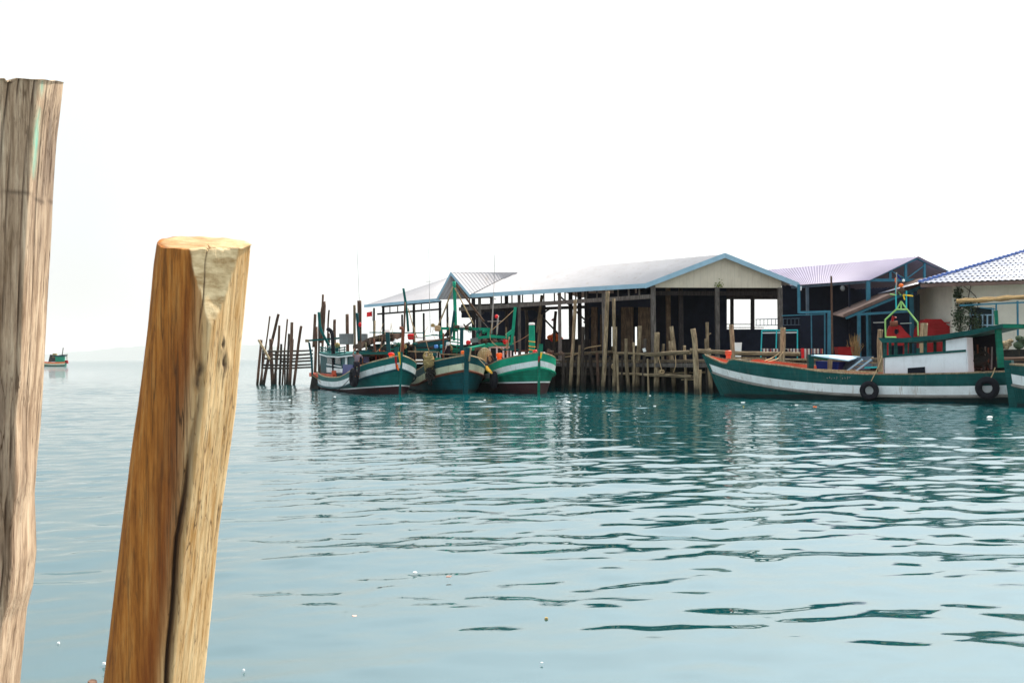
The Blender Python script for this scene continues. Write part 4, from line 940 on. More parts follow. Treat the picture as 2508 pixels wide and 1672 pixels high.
m = MB(); m.hexa([fl_p.at(1340, 880), fl_p.at(1378, 880), fl_p.at(1378, 835), fl_p.at(1340, 835)], [p + Vector((0, 1, 0)) for p in (fl_p.at(1340, 880), fl_p.at(1378, 880), fl_p.at(1378, 835), fl_p.at(1340, 835))]); m.build('net_crate', 'timber_dark', None, 'dark crate carrying the heap of orange buoys', 'crate')
for x, lab in ((1355, 'small red flag on a stick above the orange buoys'), (1394, 'dark red pennant on a stick right of the orange buoys')):
    f = T('flag', lab, 'flag', fl_p.at(x, 835), 'red flags inside the hall'); m = MB(); m.tube([fl_p.at(x, 835), fl_p.at(x + .5, 780)], .02, 6); m.build('stick', 'wire', f)
    m = MB(); y = 778 if x < 1380 else 806; m.slab([fl_p.at(x, y), fl_p.at(x + 1, y + 8), fl_p.at(x - 6 if x < 1380 else x + 6, y + 7 if x < 1380 else y + 22), ], (0, .03, 0)); m.build('cloth', 'red', f)
# clutter at the pier edge behind the stern of the long boat
hx = VPlane(W2(2380, 46.6), W2(2620, 44.6))
m = MB(); m.slab([hx.at(2385, 900), hx.at(2620, 900), hx.at(2620, 852), hx.at(2385, 858)], hx.n * .5); m.build('net_stack', 'net_dark', None, 'long dark stack of folded nets at the pier edge below the house', 'net')
def heap(c, sc, mat, label, name, cat, seed):
    rg = random.Random(seed); q = MB(); c = Vector(c)
    for k in range(9): q.ball(c + Vector((rg.gauss(0, .4) * sc[0], rg.gauss(0, .3) * sc[1], rg.uniform(-.4, .5) * sc[2])), min(sc) * rg.uniform(.4, .7), (1, 1, .8), 10, jit=.2, rng=rg)
    q.build(name, mat, None, label, cat)
heap(hx.at(2470, 842) - hx.n * .2, (.25, .3, .4), 'log_pale', 'pale heap of sacking behind the aft post of the long boat', 'sack_heap', 'sacks', 1)
heap(hx.at(2500, 838) - hx.n * .2, (.4, .3, .4), 'leaf', 'dark green bush at the pier edge by the right border', 'bush', 'plant', 2)
heap(hx.at(2445, 852) - hx.n * .2, (.3, .3, .3), 'net_brown', 'brown net heap left of the pale sacking', 'net_heap', 'net', 3)
# ---------------------------------------------------------------- wooden fishing boats
class Boat:
    def __init__(s, label, bow, ang, L, B, zb=1.6, zm=0.42, top_bow=.45, top_mid=.5, wh=.18, rail=.14, mats=None, boot=.35, rake=.18, boot_aft=.05, name='fishing_boat', line=False, flare=1.0, stem_up=.35, stem_w=.16, transom=.82, top_aft=None, zs_aft=.15, far=False, tops=None, zexp=1.8):
        s.bow = Vector((bow[0], bow[1], 0)); a = R(ang); s.h = Vector((math.sin(a), -math.cos(a), 0)); s.p = Vector((-s.h.y, s.h.x, 0))
        s.L, s.B = L, B; s.zb, s.zm, s.tb, s.tm, s.wh, s.rail = zb, zm, top_bow, top_mid, wh, rail
        s.rake = rake; s.boot = boot; s.boot_aft = boot_aft; s.tr = transom; s.ta = top_aft or top_mid; s.zsa = zs_aft; s.flare = flare; s.tops = tops; s.zexp = zexp
        s.root = T(name, label, 'boat', tuple(s.bow - s.h * (L * .5)), 'wooden fishing boats')
        mats = mats or ['teal', 'white', 'teal', 'teal', 'antifoul']
        n = 40; us = [(i / n) ** 1.7 for i in range(n + 1)]; mb = MB(); rows = None; side_idx = {}
        for side in (1, -1):
            grid = []
            for u in us:
                zs = s.zs(u); tp = s.top(u); zbt = s.bootz(u)
                zz = [(-.6, .0), (-.35, .55), (0.0, .84), (zbt, .88), (zbt + .07, .885), (zs - wh - rail, .95), (zs - wh, .965), (zs + wh, .985), (zs + wh + tp, 1.0)]
                zz = [(max(z, -.6 + i * .01), f) for i, (z, f) in enumerate(zz)]
                row = []
                for z, f in zz: row.append(s.W(s.sx(u, z), side * s.half(u, z) * f, z))
                t = zs + wh + tp; b = s.half(u, t)
                row.append(s.W(s.sx(u, t) + .06 * (u < .02), side * max(0, b - .07), t)); row.append(s.W(s.sx(u, t - .4) + .12, side * max(0, min(b - .09, s.half(u, t - .4) * .93 - .06)), t - .4)); row.append(s.W(s.sx(u, t - .4) + .12, 0, t - .36))
                grid.append(row)
            i0 = len(mb.v); k = len(grid[0])
            for row in grid: mb.v += row
            mi = [4, 4, 4, 5 if line else 0, 0, 2, 1, 3, 6, 6, 6]
            for i in range(n):
                for j in range(k - 1):
                    q = (i0 + i * k + j, i0 + (i + 1) * k + j, i0 + (i + 1) * k + j + 1, i0 + i * k + j + 1)
                    mb.f.append(q if side == -1 else q[::-1]); mb.m.append(mi[j])
            # transom half
            last = [i0 + n * k + j for j in range(k)]
            mb.f.append(tuple(last) if side == 1 else tuple(reversed(last))); mb.m.append(0)
        hull_mats = [mats[0], mats[1], mats[2], mats[3], mats[4], 'white', 'red_deck' if mats[0] != 'teal_dk' else 'deck']
        s.hull = mb.build('hull', hull_mats, s.root)
        if not far:
            g = MB()
            for side in (1, -1): g.tube([s.W(s.sx(u, s.sheer(u)), side * (s.half(u, s.sheer(u)) - .03), s.sheer(u) + .015) for u in us], .045, 6)
            g.build('gunwale', 'log_pale', s.root)
            g = MB()
            for side in (1, -1): g.tube([s.W(s.sx(u, s.zs(u) - wh - rail * .5), side * s.half(u, s.zs(u)) * .975, s.zs(u) - wh - rail * .5) for u in us], .05, 6)
            g.build('rub_rail', mats[2], s.root)
        st = MB(); top = s.sheer(0) + stem_up; w_ = stem_w / 2
        lo = [s.W(s.sx(0, -.5) + a, b * w_, -.5) for a, b in ((-.09, -1), (-.09, 1), (.2, 1), (.2, -1))]; md = [s.W(s.sx(0, s.zb) + a, b * w_, s.zb) for a, b in ((-.09, -1), (-.09, 1), (.2, 1), (.2, -1))]
        hi = [s.W(s.sx(0, top) + a, b * w_, top) for a, b in ((-.09, -1), (-.09, 1), (.18, 1), (.18, -1))]
        st.hexa(lo, md).hexa(md, hi); st.build('stem_post', mats[0], s.root)
    def zs(s, u): return s.zm + (s.zb - s.zm) * max(0, 1 - u / .62) ** s.zexp + s.zsa * max(0, (u - .68) / .32) ** 2
    def top(s, u):
        if s.tops: return float(np.interp(u, [a for a, b in s.tops], [b for a, b in s.tops]))
        return s.tb + (s.tm - s.tb) * min(1, u / .3) + (s.ta - s.tm) * max(0, min(1, (u - .55) / .15))
    def sheer(s, u): return s.zs(u) + s.wh + s.top(u)
    def bootz(s, u): return s.boot_aft + (s.boot - s.boot_aft) * max(0, 1 - u / .55) ** 1.5
    def sx(s, u, z): return u * s.L - s.rake * max(z, -.5) * (1 - u) ** 4
    def half(s, u, z):
        g = 1 - (1 - min(1, u / .30)) ** 2.9
        lowf = 1 - s.flare * .38 * max(0, 1 - u / .35) * max(0, min(1, 1 - z / max(.3, s.zs(u))))
        return s.B * g * lowf * (1 - (1 - s.tr) * max(0, (u - .65) / .35) ** 2)
    def W(s, d, y, z): return s.bow - s.h * d + s.p * y + Vector((0, 0, z))
    def _at(s, px, py, pt, n):
        d = ray(px, py); return CAM + d * ((pt - CAM).dot(n) / d.dot(n))
    def at(s, px, py, y=0.0): return s._at(px, py, s.W(0, y, 0), s.p)
    def ats(s, px, py, d): return s._at(px, py, s.W(d, 0, 0), s.h)
    def poly(s, pts, th, mat, nm, y=None, d=None, parent=None):
        m = MB(); q = [s.at(*p, y) if d is None else s.ats(*p, d) for p in pts]; v = (s.p * (-th if y > 0 else th)) if d is None else s.h * -th
        m.slab(q, v); return m.build(nm, mat, parent or s.root)
    def bar(s, a, b, wd, mat, nm, y=None, d=None, parent=None):
        f = (lambda q: s.at(*q, y)) if d is None else (lambda q: s.ats(*q, d))
        m = MB(); m.bar(f(a), f(b), wd, wd); return m.build(nm, mat, parent or s.root)
    def pole(s, pts, r, mat, nm, d, parent=None, n=8):
        pts = [s.ats(*q, d) for q in pts]; m = MB(); m.tube(smoothpath(pts, 4), r, n); return m.build(nm, mat, parent or s.root, smooth=True)
def bollard(c, r, h, mat, nm, root):
    m = MB(); m.lathe(c, [(r * .8, 0), (r * .7, h * .35), (r, h * .5), (r * 1.02, h * .92), (r * .7, h)], 14); return m.build(nm, mat, root, smooth=False)
def tyre(c, ax, Rr, r, label):
    m = MB(); m.torus(c, ax, Rr, r, 30, 12); return m.build('tyre_fender', 'rubber', None, label, 'tyre', 'tyres hung as fenders', smooth=True)
def clump(c, sc, mat, label, name, cat, nl=26, r=.03, seed=1):
    """tangled heap of rope or net: closed loops over a lumpy core"""
    rg = random.Random(seed); m = MB(); c = Vector(c)
    m.ball(c, 1, (sc[0] * .72, sc[1] * .72, sc[2] * .72), 14, jit=.12, rng=rg)
    for k in range(nl):
        o = Vector((rg.gauss(0, .35) * sc[0], rg.gauss(0, .35) * sc[1], rg.gauss(0, .42) * sc[2])); a = Vector((rg.uniform(-1, 1), rg.uniform(-1, 1), rg.uniform(-1, 1)))
        m.torus(c + o, a, min(sc) * rg.uniform(.35, .7), r * rg.uniform(.6, 1.2), 14, 5)
    return m.build(name, mat, None, label, cat, smooth=True)

# ---- boat with the brown awning, left
b1 = Boat('left green and white fishing boat with brown awning and a person on its rail', W2(978, 54.4), 24, 13.4, 1.85, zb=1.60, zm=.40, zexp=2.05, tops=[(0, .36), (.22, .33), (.42, .22), (.7, .26), (1, .40)], stem_w=.09, wh=.16, mats=['teal', 'white', 'teal_dk', 'teal', 'antifoul'], boot=.45, stem_up=.12, line=True, boot_aft=.1)
yS = -1.15
b1.poly([(786, 920), (872, 935), (872, 868), (784, 868)], .06, 'teal_dk', 'cabin_wall', y=yS)
b1.poly([(799, 899), (841, 903), (841, 913), (800, 912)], .03, 'white', 'white_panel', y=yS - .06)
b1.poly([(799, 890), (836, 897), (836, 900), (799, 893)], .03, 'white', 'sill_board', y=yS - .06)
for xa, xb in ((801, 815), (821, 834)):
    wn = b1.poly([(xa, 890), (xb, 893), (xb, 878), (xa, 875)], .02, 'glass', 'window', y=yS - .05)
b1.poly([(845, 894), (850, 895), (850, 872), (845, 872)], .03, 'white', 'door_frame', y=yS - .06)
b1.poly([(838, 920), (864, 925), (864, 893), (840, 892)], .05, 'blue', 'blue_panel', y=yS - .1)
rf = MB(); q = [b1.at(*p, yS - .2) for p in ((782, 867), (800, 872), (830, 874), (880, 868), (880, 862), (830, 868), (800, 866), (782, 861))]; rf.slab(q, b1.p * 2.6); rf.build('cabin_roof', 'teal', b1.root)
e = MB(); e.tube([b1.at(*p, yS - .22) for p in ((783, 867.5), (800, 872.5), (830, 874.5), (880, 868.5))], .045, 6); e.build('roof_edge', 'white', b1.root)
bs = T('fish_basket', 'green slatted fish basket on the roof of the left boat', 'basket', b1.at(818, 866, -.6))
for y in (850, 856, 862): 
    m = MB(); m.tube([b1.at(x, y + (3 if 790 < x < 840 else 0), -.9 + (.3 if x in (784, 846) else 0)) for x in (784, 800, 825, 846)], .04, 6); m.build('slat', 'teal', bs)
for x in (786, 797, 808, 820, 832, 844):
    m = MB(); m.bar(b1.at(x, 866, -.8), b1.at(x, 848, -.8), .05, .05); m.build('slat', 'teal', bs)
m = MB(); m.lathe(b1.at(815, 866, -.4), [(.35, 0), (.42, .34)], 14); m.build('basket_body', 'teal_dk', bs)
for x, mat, r, lab in ((808, 'white_pl', .16, 'white float lying in the green basket'), (826, 'net_tan', .2, 'tan float lying in the green basket'), (821, 'orange', .14, 'orange float lying in the green basket')):
    m = MB(); m.ball(b1.at(x, 846, -.5), r, n=12); m.build('float', mat, None, lab, 'float', 'floats on the left boat', smooth=True)
b1.bar((753, 834), (832, 828), .12, 'teal', 'boom_beam', d=11.3); b1.bar((752, 831), (752, 838), .2, 'log_pale', 'beam_end', d=11.3)
b1.pole([(781, 764), (784, 800), (793, 822), (806, 846)], .09, 'teal', 'curved_spar', 11)
b1.pole([(757, 838), (763, 880), (765, 922)], .07, 'teal_dk', 'stern_upright', 11.8)
b1.pole([(801, 804), (810, 810), (814, 822), (816, 860), (819, 925)], .12, 'rubber', 'smoke_pipe', 10.0)
c = b1.ats(849, 843, 9.2); m = MB(); m.lathe(c, [(.44, 0), (.46, .3), (.47, .62), (.48, .66), (.40, .66), (.38, .5)], 20); m.build('metal_drum', 'grey_metal', None, 'big grey metal drum on the roof of the left boat', 'drum', smooth=False)
c = b1.ats(893, 838, 8.4); m = MB(); m.lathe(c, [(.17, 0), (.2, .25), (.2, .52), (.15, .54)], 16); m.build('bucket', 'grey_metal', None, 'small pale bucket right of the grey drum', 'bucket')
b1.pole([(874, 766), (877, 800), (879, 835)], .09, 'teal_dk', 'roof_spar', 9)
m = MB(); m.ball(b1.ats(882, 795, 8.8), .13, (.8, .8, 1.2), 12); m.build('float', 'red_bright', None, 'small red float hanging beside the spar of the left boat', 'float', 'floats on the left boat', smooth=True)
aw = MB(); awp = [(864, 846, -1.0), (885, 837, -1.0), (905, 826, -1.0), (944, 817, -1.0), (964, 818, -1.0)]
for (x0, y0, a), (x1, y1, b_) in zip(awp, awp[1:]):
    p0, p1 = b1.ats(x0, y0, 7.6), b1.ats(x1, y1, 5.6); 
    aw.hexa([p0, p1, p1 + Vector((0, 0, -.42)), p0 + Vector((0, 0, -.22))], [p0 + Vector((.5, 1.6, .1)), p1 + Vector((.5, 1.6, .1)), p1 + Vector((.5, 1.6, -.1)), p0 + Vector((.5, 1.6, -.1))])
aw.build('awning', 'net_brown', b1.root)
b1.bar((905, 814), (1040, 815), .06, 'teal', 'awning_rail', d=6.4)
b1.poly([(885, 878), (928, 874), (930, 858), (885, 861)], .08, 'teal_dk', 'wheelhouse_side', d=6.8); b1.poly([(884, 866), (930, 865), (930, 862), (884, 863)], 1.2, 'cream_dirty', 'roof_edge', d=6.6)
b1.poly([(884, 862), (932, 861), (932, 855), (886, 857)], 1.2, 'teal', 'front_roof', d=6.7); b1.poly([(884, 905), (932, 900), (930, 866), (886, 866)], .06, 'dark_in', 'doorway', d=7.2)
for px, r, h, y0, y1, d, cap in ((951, .11, 0, 878, 813, 3.4, True), (971, .12, 0, 880, 850, 2.2, False)):
    a, b_ = b1.ats(px + 2, y0, d), b1.ats(px - 2 if cap else px, y1, d); m = MB(); m.bar(a, b_, r * 2.0, r * 2.0); po = m.build('mooring_bitt', 'teal_dk' if cap else 'teal', b1.root)
    if cap: m = MB(); m.box(b_ + Vector((0, 0, .06)), .28, .28, .14); m.build('white_cap', 'white_pl', po)
b1.pole([(979, 803), (986, 806), (987, 830), (985, 868)], .09, 'rust', 'rusty_pipe', 4.0)
b1.pole([(918, 785), (917, 845)], .055, 'log_pale', 'short_mast', 7.5); b1.pole([(896, 838), (897, 868), (896, 880)], .05, 'log_pale', 'prop_stick', 6.0)
b1.pole([(988, 706), (996, 760), (1000, 812)], .075, 'teal', 'mast', 7.0); b1.pole([(992, 740), (990, 800), (989, 815)], .06, 'log_brown', 'spar', 6.8)
b1.pole([(1000, 755), (1012, 800), (1022, 828)], .03, 'rope', 'stay', 6.8)
fg = T('flag', 'small red and blue flag flying above the left boat', 'flag', b1.ats(912, 785, 9)); m = MB(); m.tube([b1.ats(912, 785, 9), b1.ats(911, 762, 9)], .02, 6); m.build('stick', 'wire', fg)
m = MB()
for k in range(6):
    x0, x1 = 911 - k * 2.2, 911 - (k + 1) * 2.2; z = [.05 * math.sin(j * 1.3) for j in (k, k + 1)]
    m.slab([b1.ats(x0, 774 + k * .3, 9) + Vector((0, z[0], 0)), b1.ats(x1, 774.5 + k * .4, 9) + Vector((0, z[1], 0)), b1.ats(x1, 763 + k * .5, 9) + Vector((0, z[1], 0)), b1.ats(x0, 762 + k * .5, 9) + Vector((0, z[0], 0))], (0, .012, 0))
m.build('cloth', 'red_bright', fg)
b1.bar((762, 917), (820, 922), .26, 'red_deck', 'stern_rail', y=-1.5); b1.bar((819, 930), (818, 908), .26, 'red_deck', 'stern_bitt', y=-1.5)
b1.pole([(764, 918), (780, 930), (790, 944)], .02, 'rope', 'stern_line', 11.5)
m = MB(); m.hexa([b1.ats(758, 955, 13.3), b1.ats(782, 953, 12.8), b1.ats(776, 925, 12.8), b1.ats(764, 918, 13.2)], [p + Vector((.2, .9, 0)) for p in (b1.ats(758, 955, 13.3), b1.ats(782, 953, 12.8), b1.ats(776, 925, 12.8), b1.ats(764, 918, 13.2))]); m.build('rudder_housing', 'net_dark', b1.root)
tyre(b1.at(867, 924, -2.0), b1.p, .40, .15, 'tyre hung on the side of the left boat below the person')
rope([b1.at(862, 918, -2.1), b1.at(850, 935, -2.05), b1.at(825, 958, -1.95)], .02, 'net_dark', 'dark line trailing from the tyre of the left boat to the water')
for x, y, d, r, h, mat, lab in ((893, 888, 5.8, .28, .5, 'blue_lt', 'light blue drum on the deck of the left boat'), (881, 890, 6.4, .26, .5, 'blue', 'dark blue drum behind the light blue one'),):
    c = b1.ats(x, y, d); m = MB(); m.lathe(c, [(r * .9, 0), (r, .06), (r, h * .85), (r * .8, h)], 16); m.build('plastic_drum', mat, None, lab, 'drum')
bollard(b1.ats(960, 881, 2.6), .17, .36, 'orange', 'orange_bollard', b1.root)
m = MB(); m.ball(b1.ats(958, 867, 2.6), .17, (1.1, 1, .6), 12); m.build('red_cap', 'red_bright', b1.root)
for x0, y0, x1, y1, mat, lab in ((969, 873, 971, 903, 'red', 'dark red cloth tied to the bow of the left boat'), (977, 862, 981, 893, 'yellow', 'yellow cloth strip tied to the stem of the left boat'), (972, 892, 976, 907, 'orange', 'pink orange tassel hanging from the stem of the left boat')):
    d = -.35; m = MB(); n = 5
    for k in range(n):
        t0, t1 = k / n, (k + 1) / n; w0, w1 = 2.8 * (1 - .5 * t0), 2.8 * (1 - .5 * t1)
        m.slab([b1.ats(x0 + (x1 - x0) * t0 - w0, y0 + (y1 - y0) * t0, d) , b1.ats(x0 + (x1 - x0) * t1 - w1, y0 + (y1 - y0) * t1, d), b1.ats(x0 + (x1 - x0) * t1 + w1, y0 + (y1 - y0) * t1, d), b1.ats(x0 + (x1 - x0) * t0 + w0, y0 + (y1 - y0) * t0, d)], (0, .04 + .03 * (k % 2), 0))
    m.build('cloth_strip', mat, None, lab, 'cloth', 'cloth strips on the bows')
m = MB(); m.lathe(b1.ats(1007, 832, 5.6), [(.10, 0), (.2, .05), (.23, .3), (.20, .36), (.08, .38)], 14); m.build('lantern_float', 'red_bright', None, 'red lantern-like float with white lid on the awning rail', 'float', 'floats on the left boat')
for x0, x1, y, d in ((905, 960, 827, 6.0), (965, 1010, 846, 5.0)): b1.bar((x0, y), (x1, y - 1), .05, 'log_pale', 'rail_stick', d=d)
rg = random.Random(21)
jm = ['net_tan', 'teal', 'net_brown', 'orange', 'white_pl', 'green', 'net_dark']
for k, (x, y, d) in enumerate(((890, 842, 7.4), (902, 846, 7), (918, 862, 5.8), (935, 862, 5.2), (968, 838, 4.6), (976, 842, 4.4), (998, 842, 4.8), (990, 850, 4.5), (1016, 842, 5), (938, 870, 5))):
    clump(b1.ats(x, y, d), (rg.uniform(.12, .26), .2, rg.uniform(.1, .22)), jm[k % 7], ('tangle of gear on the left boat, ' + ['in front of the grey drum', 'below the drum bucket', 'beside the front doorway', 'right of the doorway', 'left of the rusty pipe', 'touching the rusty pipe', 'under the red lantern float', 'low behind the stem bitt', 'under the mast foot', 'left of the white-capped bitt'][k]), 'gear_tangle', 'fishing gear', 8, .022, k)
clump(b1.ats(1031, 887, -.2) + Vector((.35, .8, 0)), (.36, .3, .5), 'net_tan', 'upper part of the net hung between the left and middle boats', 'net_bundle', 'net', 34, .03, 3)
clump(b1.ats(1034, 912, -.2) + Vector((.35, .8, 0)), (.26, .28, .52), 'net_dark', 'dark lower net trailing between the left and middle boats', 'net_bundle', 'net', 34, .03, 4)

# ---- middle boat
b2 = Boat('middle dark teal fishing boat with rusty white stripe and tall green mast', W2(1139, 54.4), 15, 12.5, 1.75, zb=1.52, zm=.55, top_bow=.40, top_mid=.42, wh=.175, mats=['teal_dk', 'cream_dirty', 'rust', 'teal_dk', 'boot_dark'], boot=.25, rake=.20, stem_up=.42, stem_w=.24)
b2.pole([(1153, 851), (1149, 885)], .05, 'log_pale', 'stem_edge', -.5)
for pts, mat, nm, th, d in (([(1036, 896), (1098, 892), (1098, 858), (1036, 858)], 'dark_in', 'cabin_wall', .05, 7.0), ([(1030, 863), (1100, 860), (1100, 853), (1012, 853)], 'teal', 'cabin_roof', 2.2, 6.8), ([(1012, 850), (1098, 848), (1098, 832), (1030, 840)], 'teal_dk', 'roof_board', .1, 6.9)):
    b2.poly(pts, th, mat, nm, d=d)
for x in (1045, 1057, 1070, 1078, 1086): b2.bar((x, 893), (x, 862), .09, 'white', 'window_post', d=6.9)
b2.poly([(1066, 884), (1090, 884), (1090, 876), (1066, 876)], .05, 'green_lt', 'sill_board', d=6.7)
aw = MB(); pp = [(1012, 838), (1045, 836), (1075, 832), (1098, 826)]
for (x0, y0), (x1, y1) in zip(pp, pp[1:]):
    p0, p1 = b2.ats(x0, y0, 7.0), b2.ats(x1, y1, 7.0); aw.hexa([p0, p1, p1 + Vector((0, 0, -.22)), p0 + Vector((0, 0, -.22))], [p0 + Vector((.3, 2, .15)), p1 + Vector((.3, 2, .15)), p1 + Vector((.3, 2, 0)), p0 + Vector((.3, 2, 0))])
aw.build('awning', 'net_brown', b2.root)
mast = b2.pole([(1112, 689), (1114, 740), (1116, 812)], .105, 'green_lt', 'mast', 7.6)
for a, b_, r, mat in (((1109, 702), (1072, 800), .05, 'log_pale'), ((1114, 705), (1160, 795), .04, 'rope'), ((1118, 698), (1186, 788), .065, 'log_brown'), ((1113, 760), (1100, 838), .075, 'teal_dk'), ((1112, 790), (1090, 850), .04, 'log_pale')): b2.pole([a, ((a[0] + b_[0]) / 2 + 1, (a[1] + b_[1]) / 2 + 2), b_], r, mat, 'stay' if r < .06 else 'boom', 7.5)
fr = b2.bar((1076, 804), (1200, 806), .16, 'green_lt', 'gantry', d=7.8)
for x, y in ((1080, 834), (1112, 834), (1170, 832), (1196, 826)): b2.bar((x, 806), (x + (2 if x < 1100 else 0), y), .16, 'green_lt', 'gantry_leg', d=7.8)
b2.poly([(1083, 825), (1106, 822), (1106, 806), (1100, 806)], .05, 'net_dark', 'tarpaulin', d=7.7)
for y in (828, 836, 844, 852): b2.bar((1104, y), (1134, y + 5), .07, 'green_lt', 'side_slat', d=7.2)
b2.bar((1108, 860), (1172, 848), .2, 'green', 'rail_board', d=7.0); b2.poly([(1152, 840), (1172, 838), (1171, 826), (1152, 829)], .06, 'grey_metal', 'grey_panel', d=7.0)
a, b_ = b2.ats(1130, 872, 3.6), b2.ats(1131, 802, 3.6); m = MB(); m.bar(a, b_, .2, .2); po = m.build('mooring_bitt', 'teal_dk', b2.root); m = MB(); m.lathe(b_, [(.12, 0), (.14, .06), (.12, .14)], 12); m.build('white_cap', 'white_pl', po)
b2.bar((1000, 860), (1075, 862), .055, 'log_pale', 'boat_pole', d=1.8); b2.bar((1075, 867), (1140, 868), .055, 'log_pale', 'boat_pole', d=1.8)
bollard(b2.ats(1137, 876, 2.0), .19, .4, 'orange', 'orange_bollard', b2.root); bollard(b2.ats(1052, 893, 4.6), .17, .3, 'orange', 'orange_bollard', b2.root)
wk = T('wicker_trap', 'tan ribbed dome-shaped trap on the deck of the middle boat', 'fish trap', b2.ats(1188, 885, 3.0))
m = MB(); c = b2.ats(1187, 886, 3.0); m.lathe(c, [(.40, 0), (.42, .2), (.40, .42), (.33, .6), (.2, .74), (.04, .8)], 26); m.build('dome', 'net_tan', wk)
m = MB()
for k in range(20):
    a = 2 * math.pi * k / 20; m.tube([c + Vector((math.cos(a) * r, math.sin(a) * r, z)) for r, z in ((.41, 0), (.43, .2), (.41, .42), (.34, .61), (.2, .76), (.05, .82))], .018, 5)
m.build('rib', 'log_pale', wk)
m = MB(); m.torus(b2.ats(1200, 880, 2.7), (.8, -1, .3), .2, .07, 16, 8); m.build('trap_mouth', 'net_dark', wk)
b2.pole([(1042, 870), (1043, 880)], .03, 'rope', 'lashing', 3)
for x, y, mat, lab, r in ((1098, 842, 'white_pl', 'white hat-like float hung at the awning end of the middle boat', .15), (1068, 848, 'blue_lt', 'small light blue can hung under the middle boat awning', .13), (1082, 848, 'teal_steel', 'small aqua can hung under the middle boat awning', .13), (1084, 861, 'teal_steel', 'aqua tub on the cabin front of the middle boat', .14), (1060, 796, 'net_tan', 'tan float on a stick above the middle boat', .12), (1147, 838, 'red_bright', 'red float with a white lid on the middle boat rail', .15), (1072, 803, 'rope', 'tan knot at the gantry corner of the middle boat', .2)):
    c = b2.ats(x, y, 6.6); m = MB(); m.lathe(c + Vector((0, 0, -r)), [(r * .7, 0), (r, r * .4), (r * .95, r * 1.4), (r * .6, r * 1.8)], 12); m.build('hung_float', mat, None, lab, 'float', 'small floats and cans on the middle boat')
m = MB(); n = 8
for k in range(n):
    x0 = 1090 + k * 1.6; m.slab([b2.ats(x0, 868 - (k % 3), 6.3), b2.ats(x0 + 1.7, 868 - ((k + 1) % 3), 6.3), b2.ats(x0 + 1.9, 846 + (k % 2), 6.3), b2.ats(x0 + .2, 846, 6.3)], (0, .1 + .05 * (k % 2), 0))
m.build('hanging_clothes', 'trouser', None, 'dark clothes hanging at the cabin corner of the middle boat', 'clothes')
m = MB(); m.slab([b2.ats(1086, 862, 6.2), b2.ats(1089, 862, 6.2), b2.ats(1096, 845, 6.2), b2.ats(1092, 845, 6.2)], (0, .05, 0)); m.build('pink_cloth', 'stripes', None, 'pinkish cloth strip draped beside the dark clothes', 'cloth')
for k, (x, y, d) in enumerate(((1152, 806, 7.2), (1172, 812, 7), (1186, 812, 7), (1120, 800, 7), (1142, 802, 7), (1104, 852, 6.6))):
    clump(b2.ats(x, y, d), (rg.uniform(.14, .24), .2, rg.uniform(.12, .2)), ['green', 'teal', 'green_lt', 'net_brown', 'net_brown', 'net_tan'][k], 'tangle of gear on the middle boat, ' + ['on the gantry beside the long boom', 'right of centre on the gantry', 'at the right end of the gantry', 'at the mast foot', 'behind the white-capped bitt', 'at the awning end'][k], 'gear_tangle', 'fishing gear', 8, .022, 40 + k)
cl2 = MB()
for k in range(5): cl2.torus(b2.ats(1193, 902 + k * 2, -.1) + Vector((.05 * k, -.15, 0)), (1, -.5, .2 * k), .12, .02, 14, 6)
cl2.build('rope_coil', 'rope_gold', None, 'yellow rope coil hanging on the bow of the middle boat', 'rope', smooth=True)
rope([b2.ats(1172, 878, .4), b2.ats(1186, 893, .0), b2.ats(1196, 908, -.2)], .02, 'rope', 'thin line crossing the white stripe of the middle boat')

# ---- right green boat
b3 = Boat('bright green fishing boat with red brown boot stripe beside the pier', W2(1318, 53.0), 14, 12.5, 1.75, zb=1.64, zm=.75, top_bow=.42, top_mid=.40, wh=.15, rail=.15, mats=['green', 'white', 'green_lt', 'green_lt', 'antifoul'], boot=.60, rake=.08, stem_w=.11, stem_up=.22, line=True, boot_aft=.45)
for pts, mat, nm, th, d in (([(1196, 886), (1258, 884), (1258, 850), (1196, 850)], 'dark_in', 'cabin_front', .05, 7.0), ([(1160, 858), (1215, 846), (1262, 848), (1262, 840), (1215, 838), (1160, 850)], 'green_lt', 'cabin_roof', 2.4, 6.7), ([(1172, 830), (1205, 827), (1250, 830), (1250, 824), (1205, 819.5), (1172, 824)], 'green_lt', 'upper_board', .2, 7.0)):
    b3.poly(pts, th, mat, nm, d=d)
for x in (1200, 1217, 1233, 1243, 1251): b3.bar((x, 884), (x, 850), .10, 'white', 'window_post', d=6.9)
b3.bar((1196, 850), (1258, 850), .1, 'white', 'window_head', d=6.9)
for xa, xb in ((1204, 1213), (1221, 1230)): b3.poly([(xa, 874), (xb, 874), (xb, 852), (xa, 852)], .02, 'glass', 'window_pane', d=6.95)
b3.poly([(1196, 890), (1258, 888), (1258, 875), (1196, 877)], .05, 'teal_dk', 'cabin_board', d=6.85)
b3.poly([(1178, 840), (1248, 840), (1248, 829), (1178, 829)], .1, 'net_dark', 'roof_stow', d=7.2)
b3.bar((1262, 752), (1253, 848), .18, 'green_lt', 'tall_upright', d=7.0); b3.bar((1240, 822), (1258, 808), .2, 'green_lt', 'bracket', d=7.0); b3.pole([(1262, 756), (1232, 784), (1205, 808)], .02, 'rope', 'stay', 7)
b3.pole([(1212, 622), (1209, 725), (1204, 818)], .016, 'wire', 'aerial', 7.4); b3.pole([(1209, 725), (1204, 818)], .04, 'pole_metal', 'aerial_mast', 7.4)
lm = b3.pole([(1220, 772), (1217, 818)], .05, 'pole_metal', 'lamp_pole', 7.2); b3.bar((1194, 787), (1232, 786), .04, 'pole_metal', 'cross_bar', d=7.3)
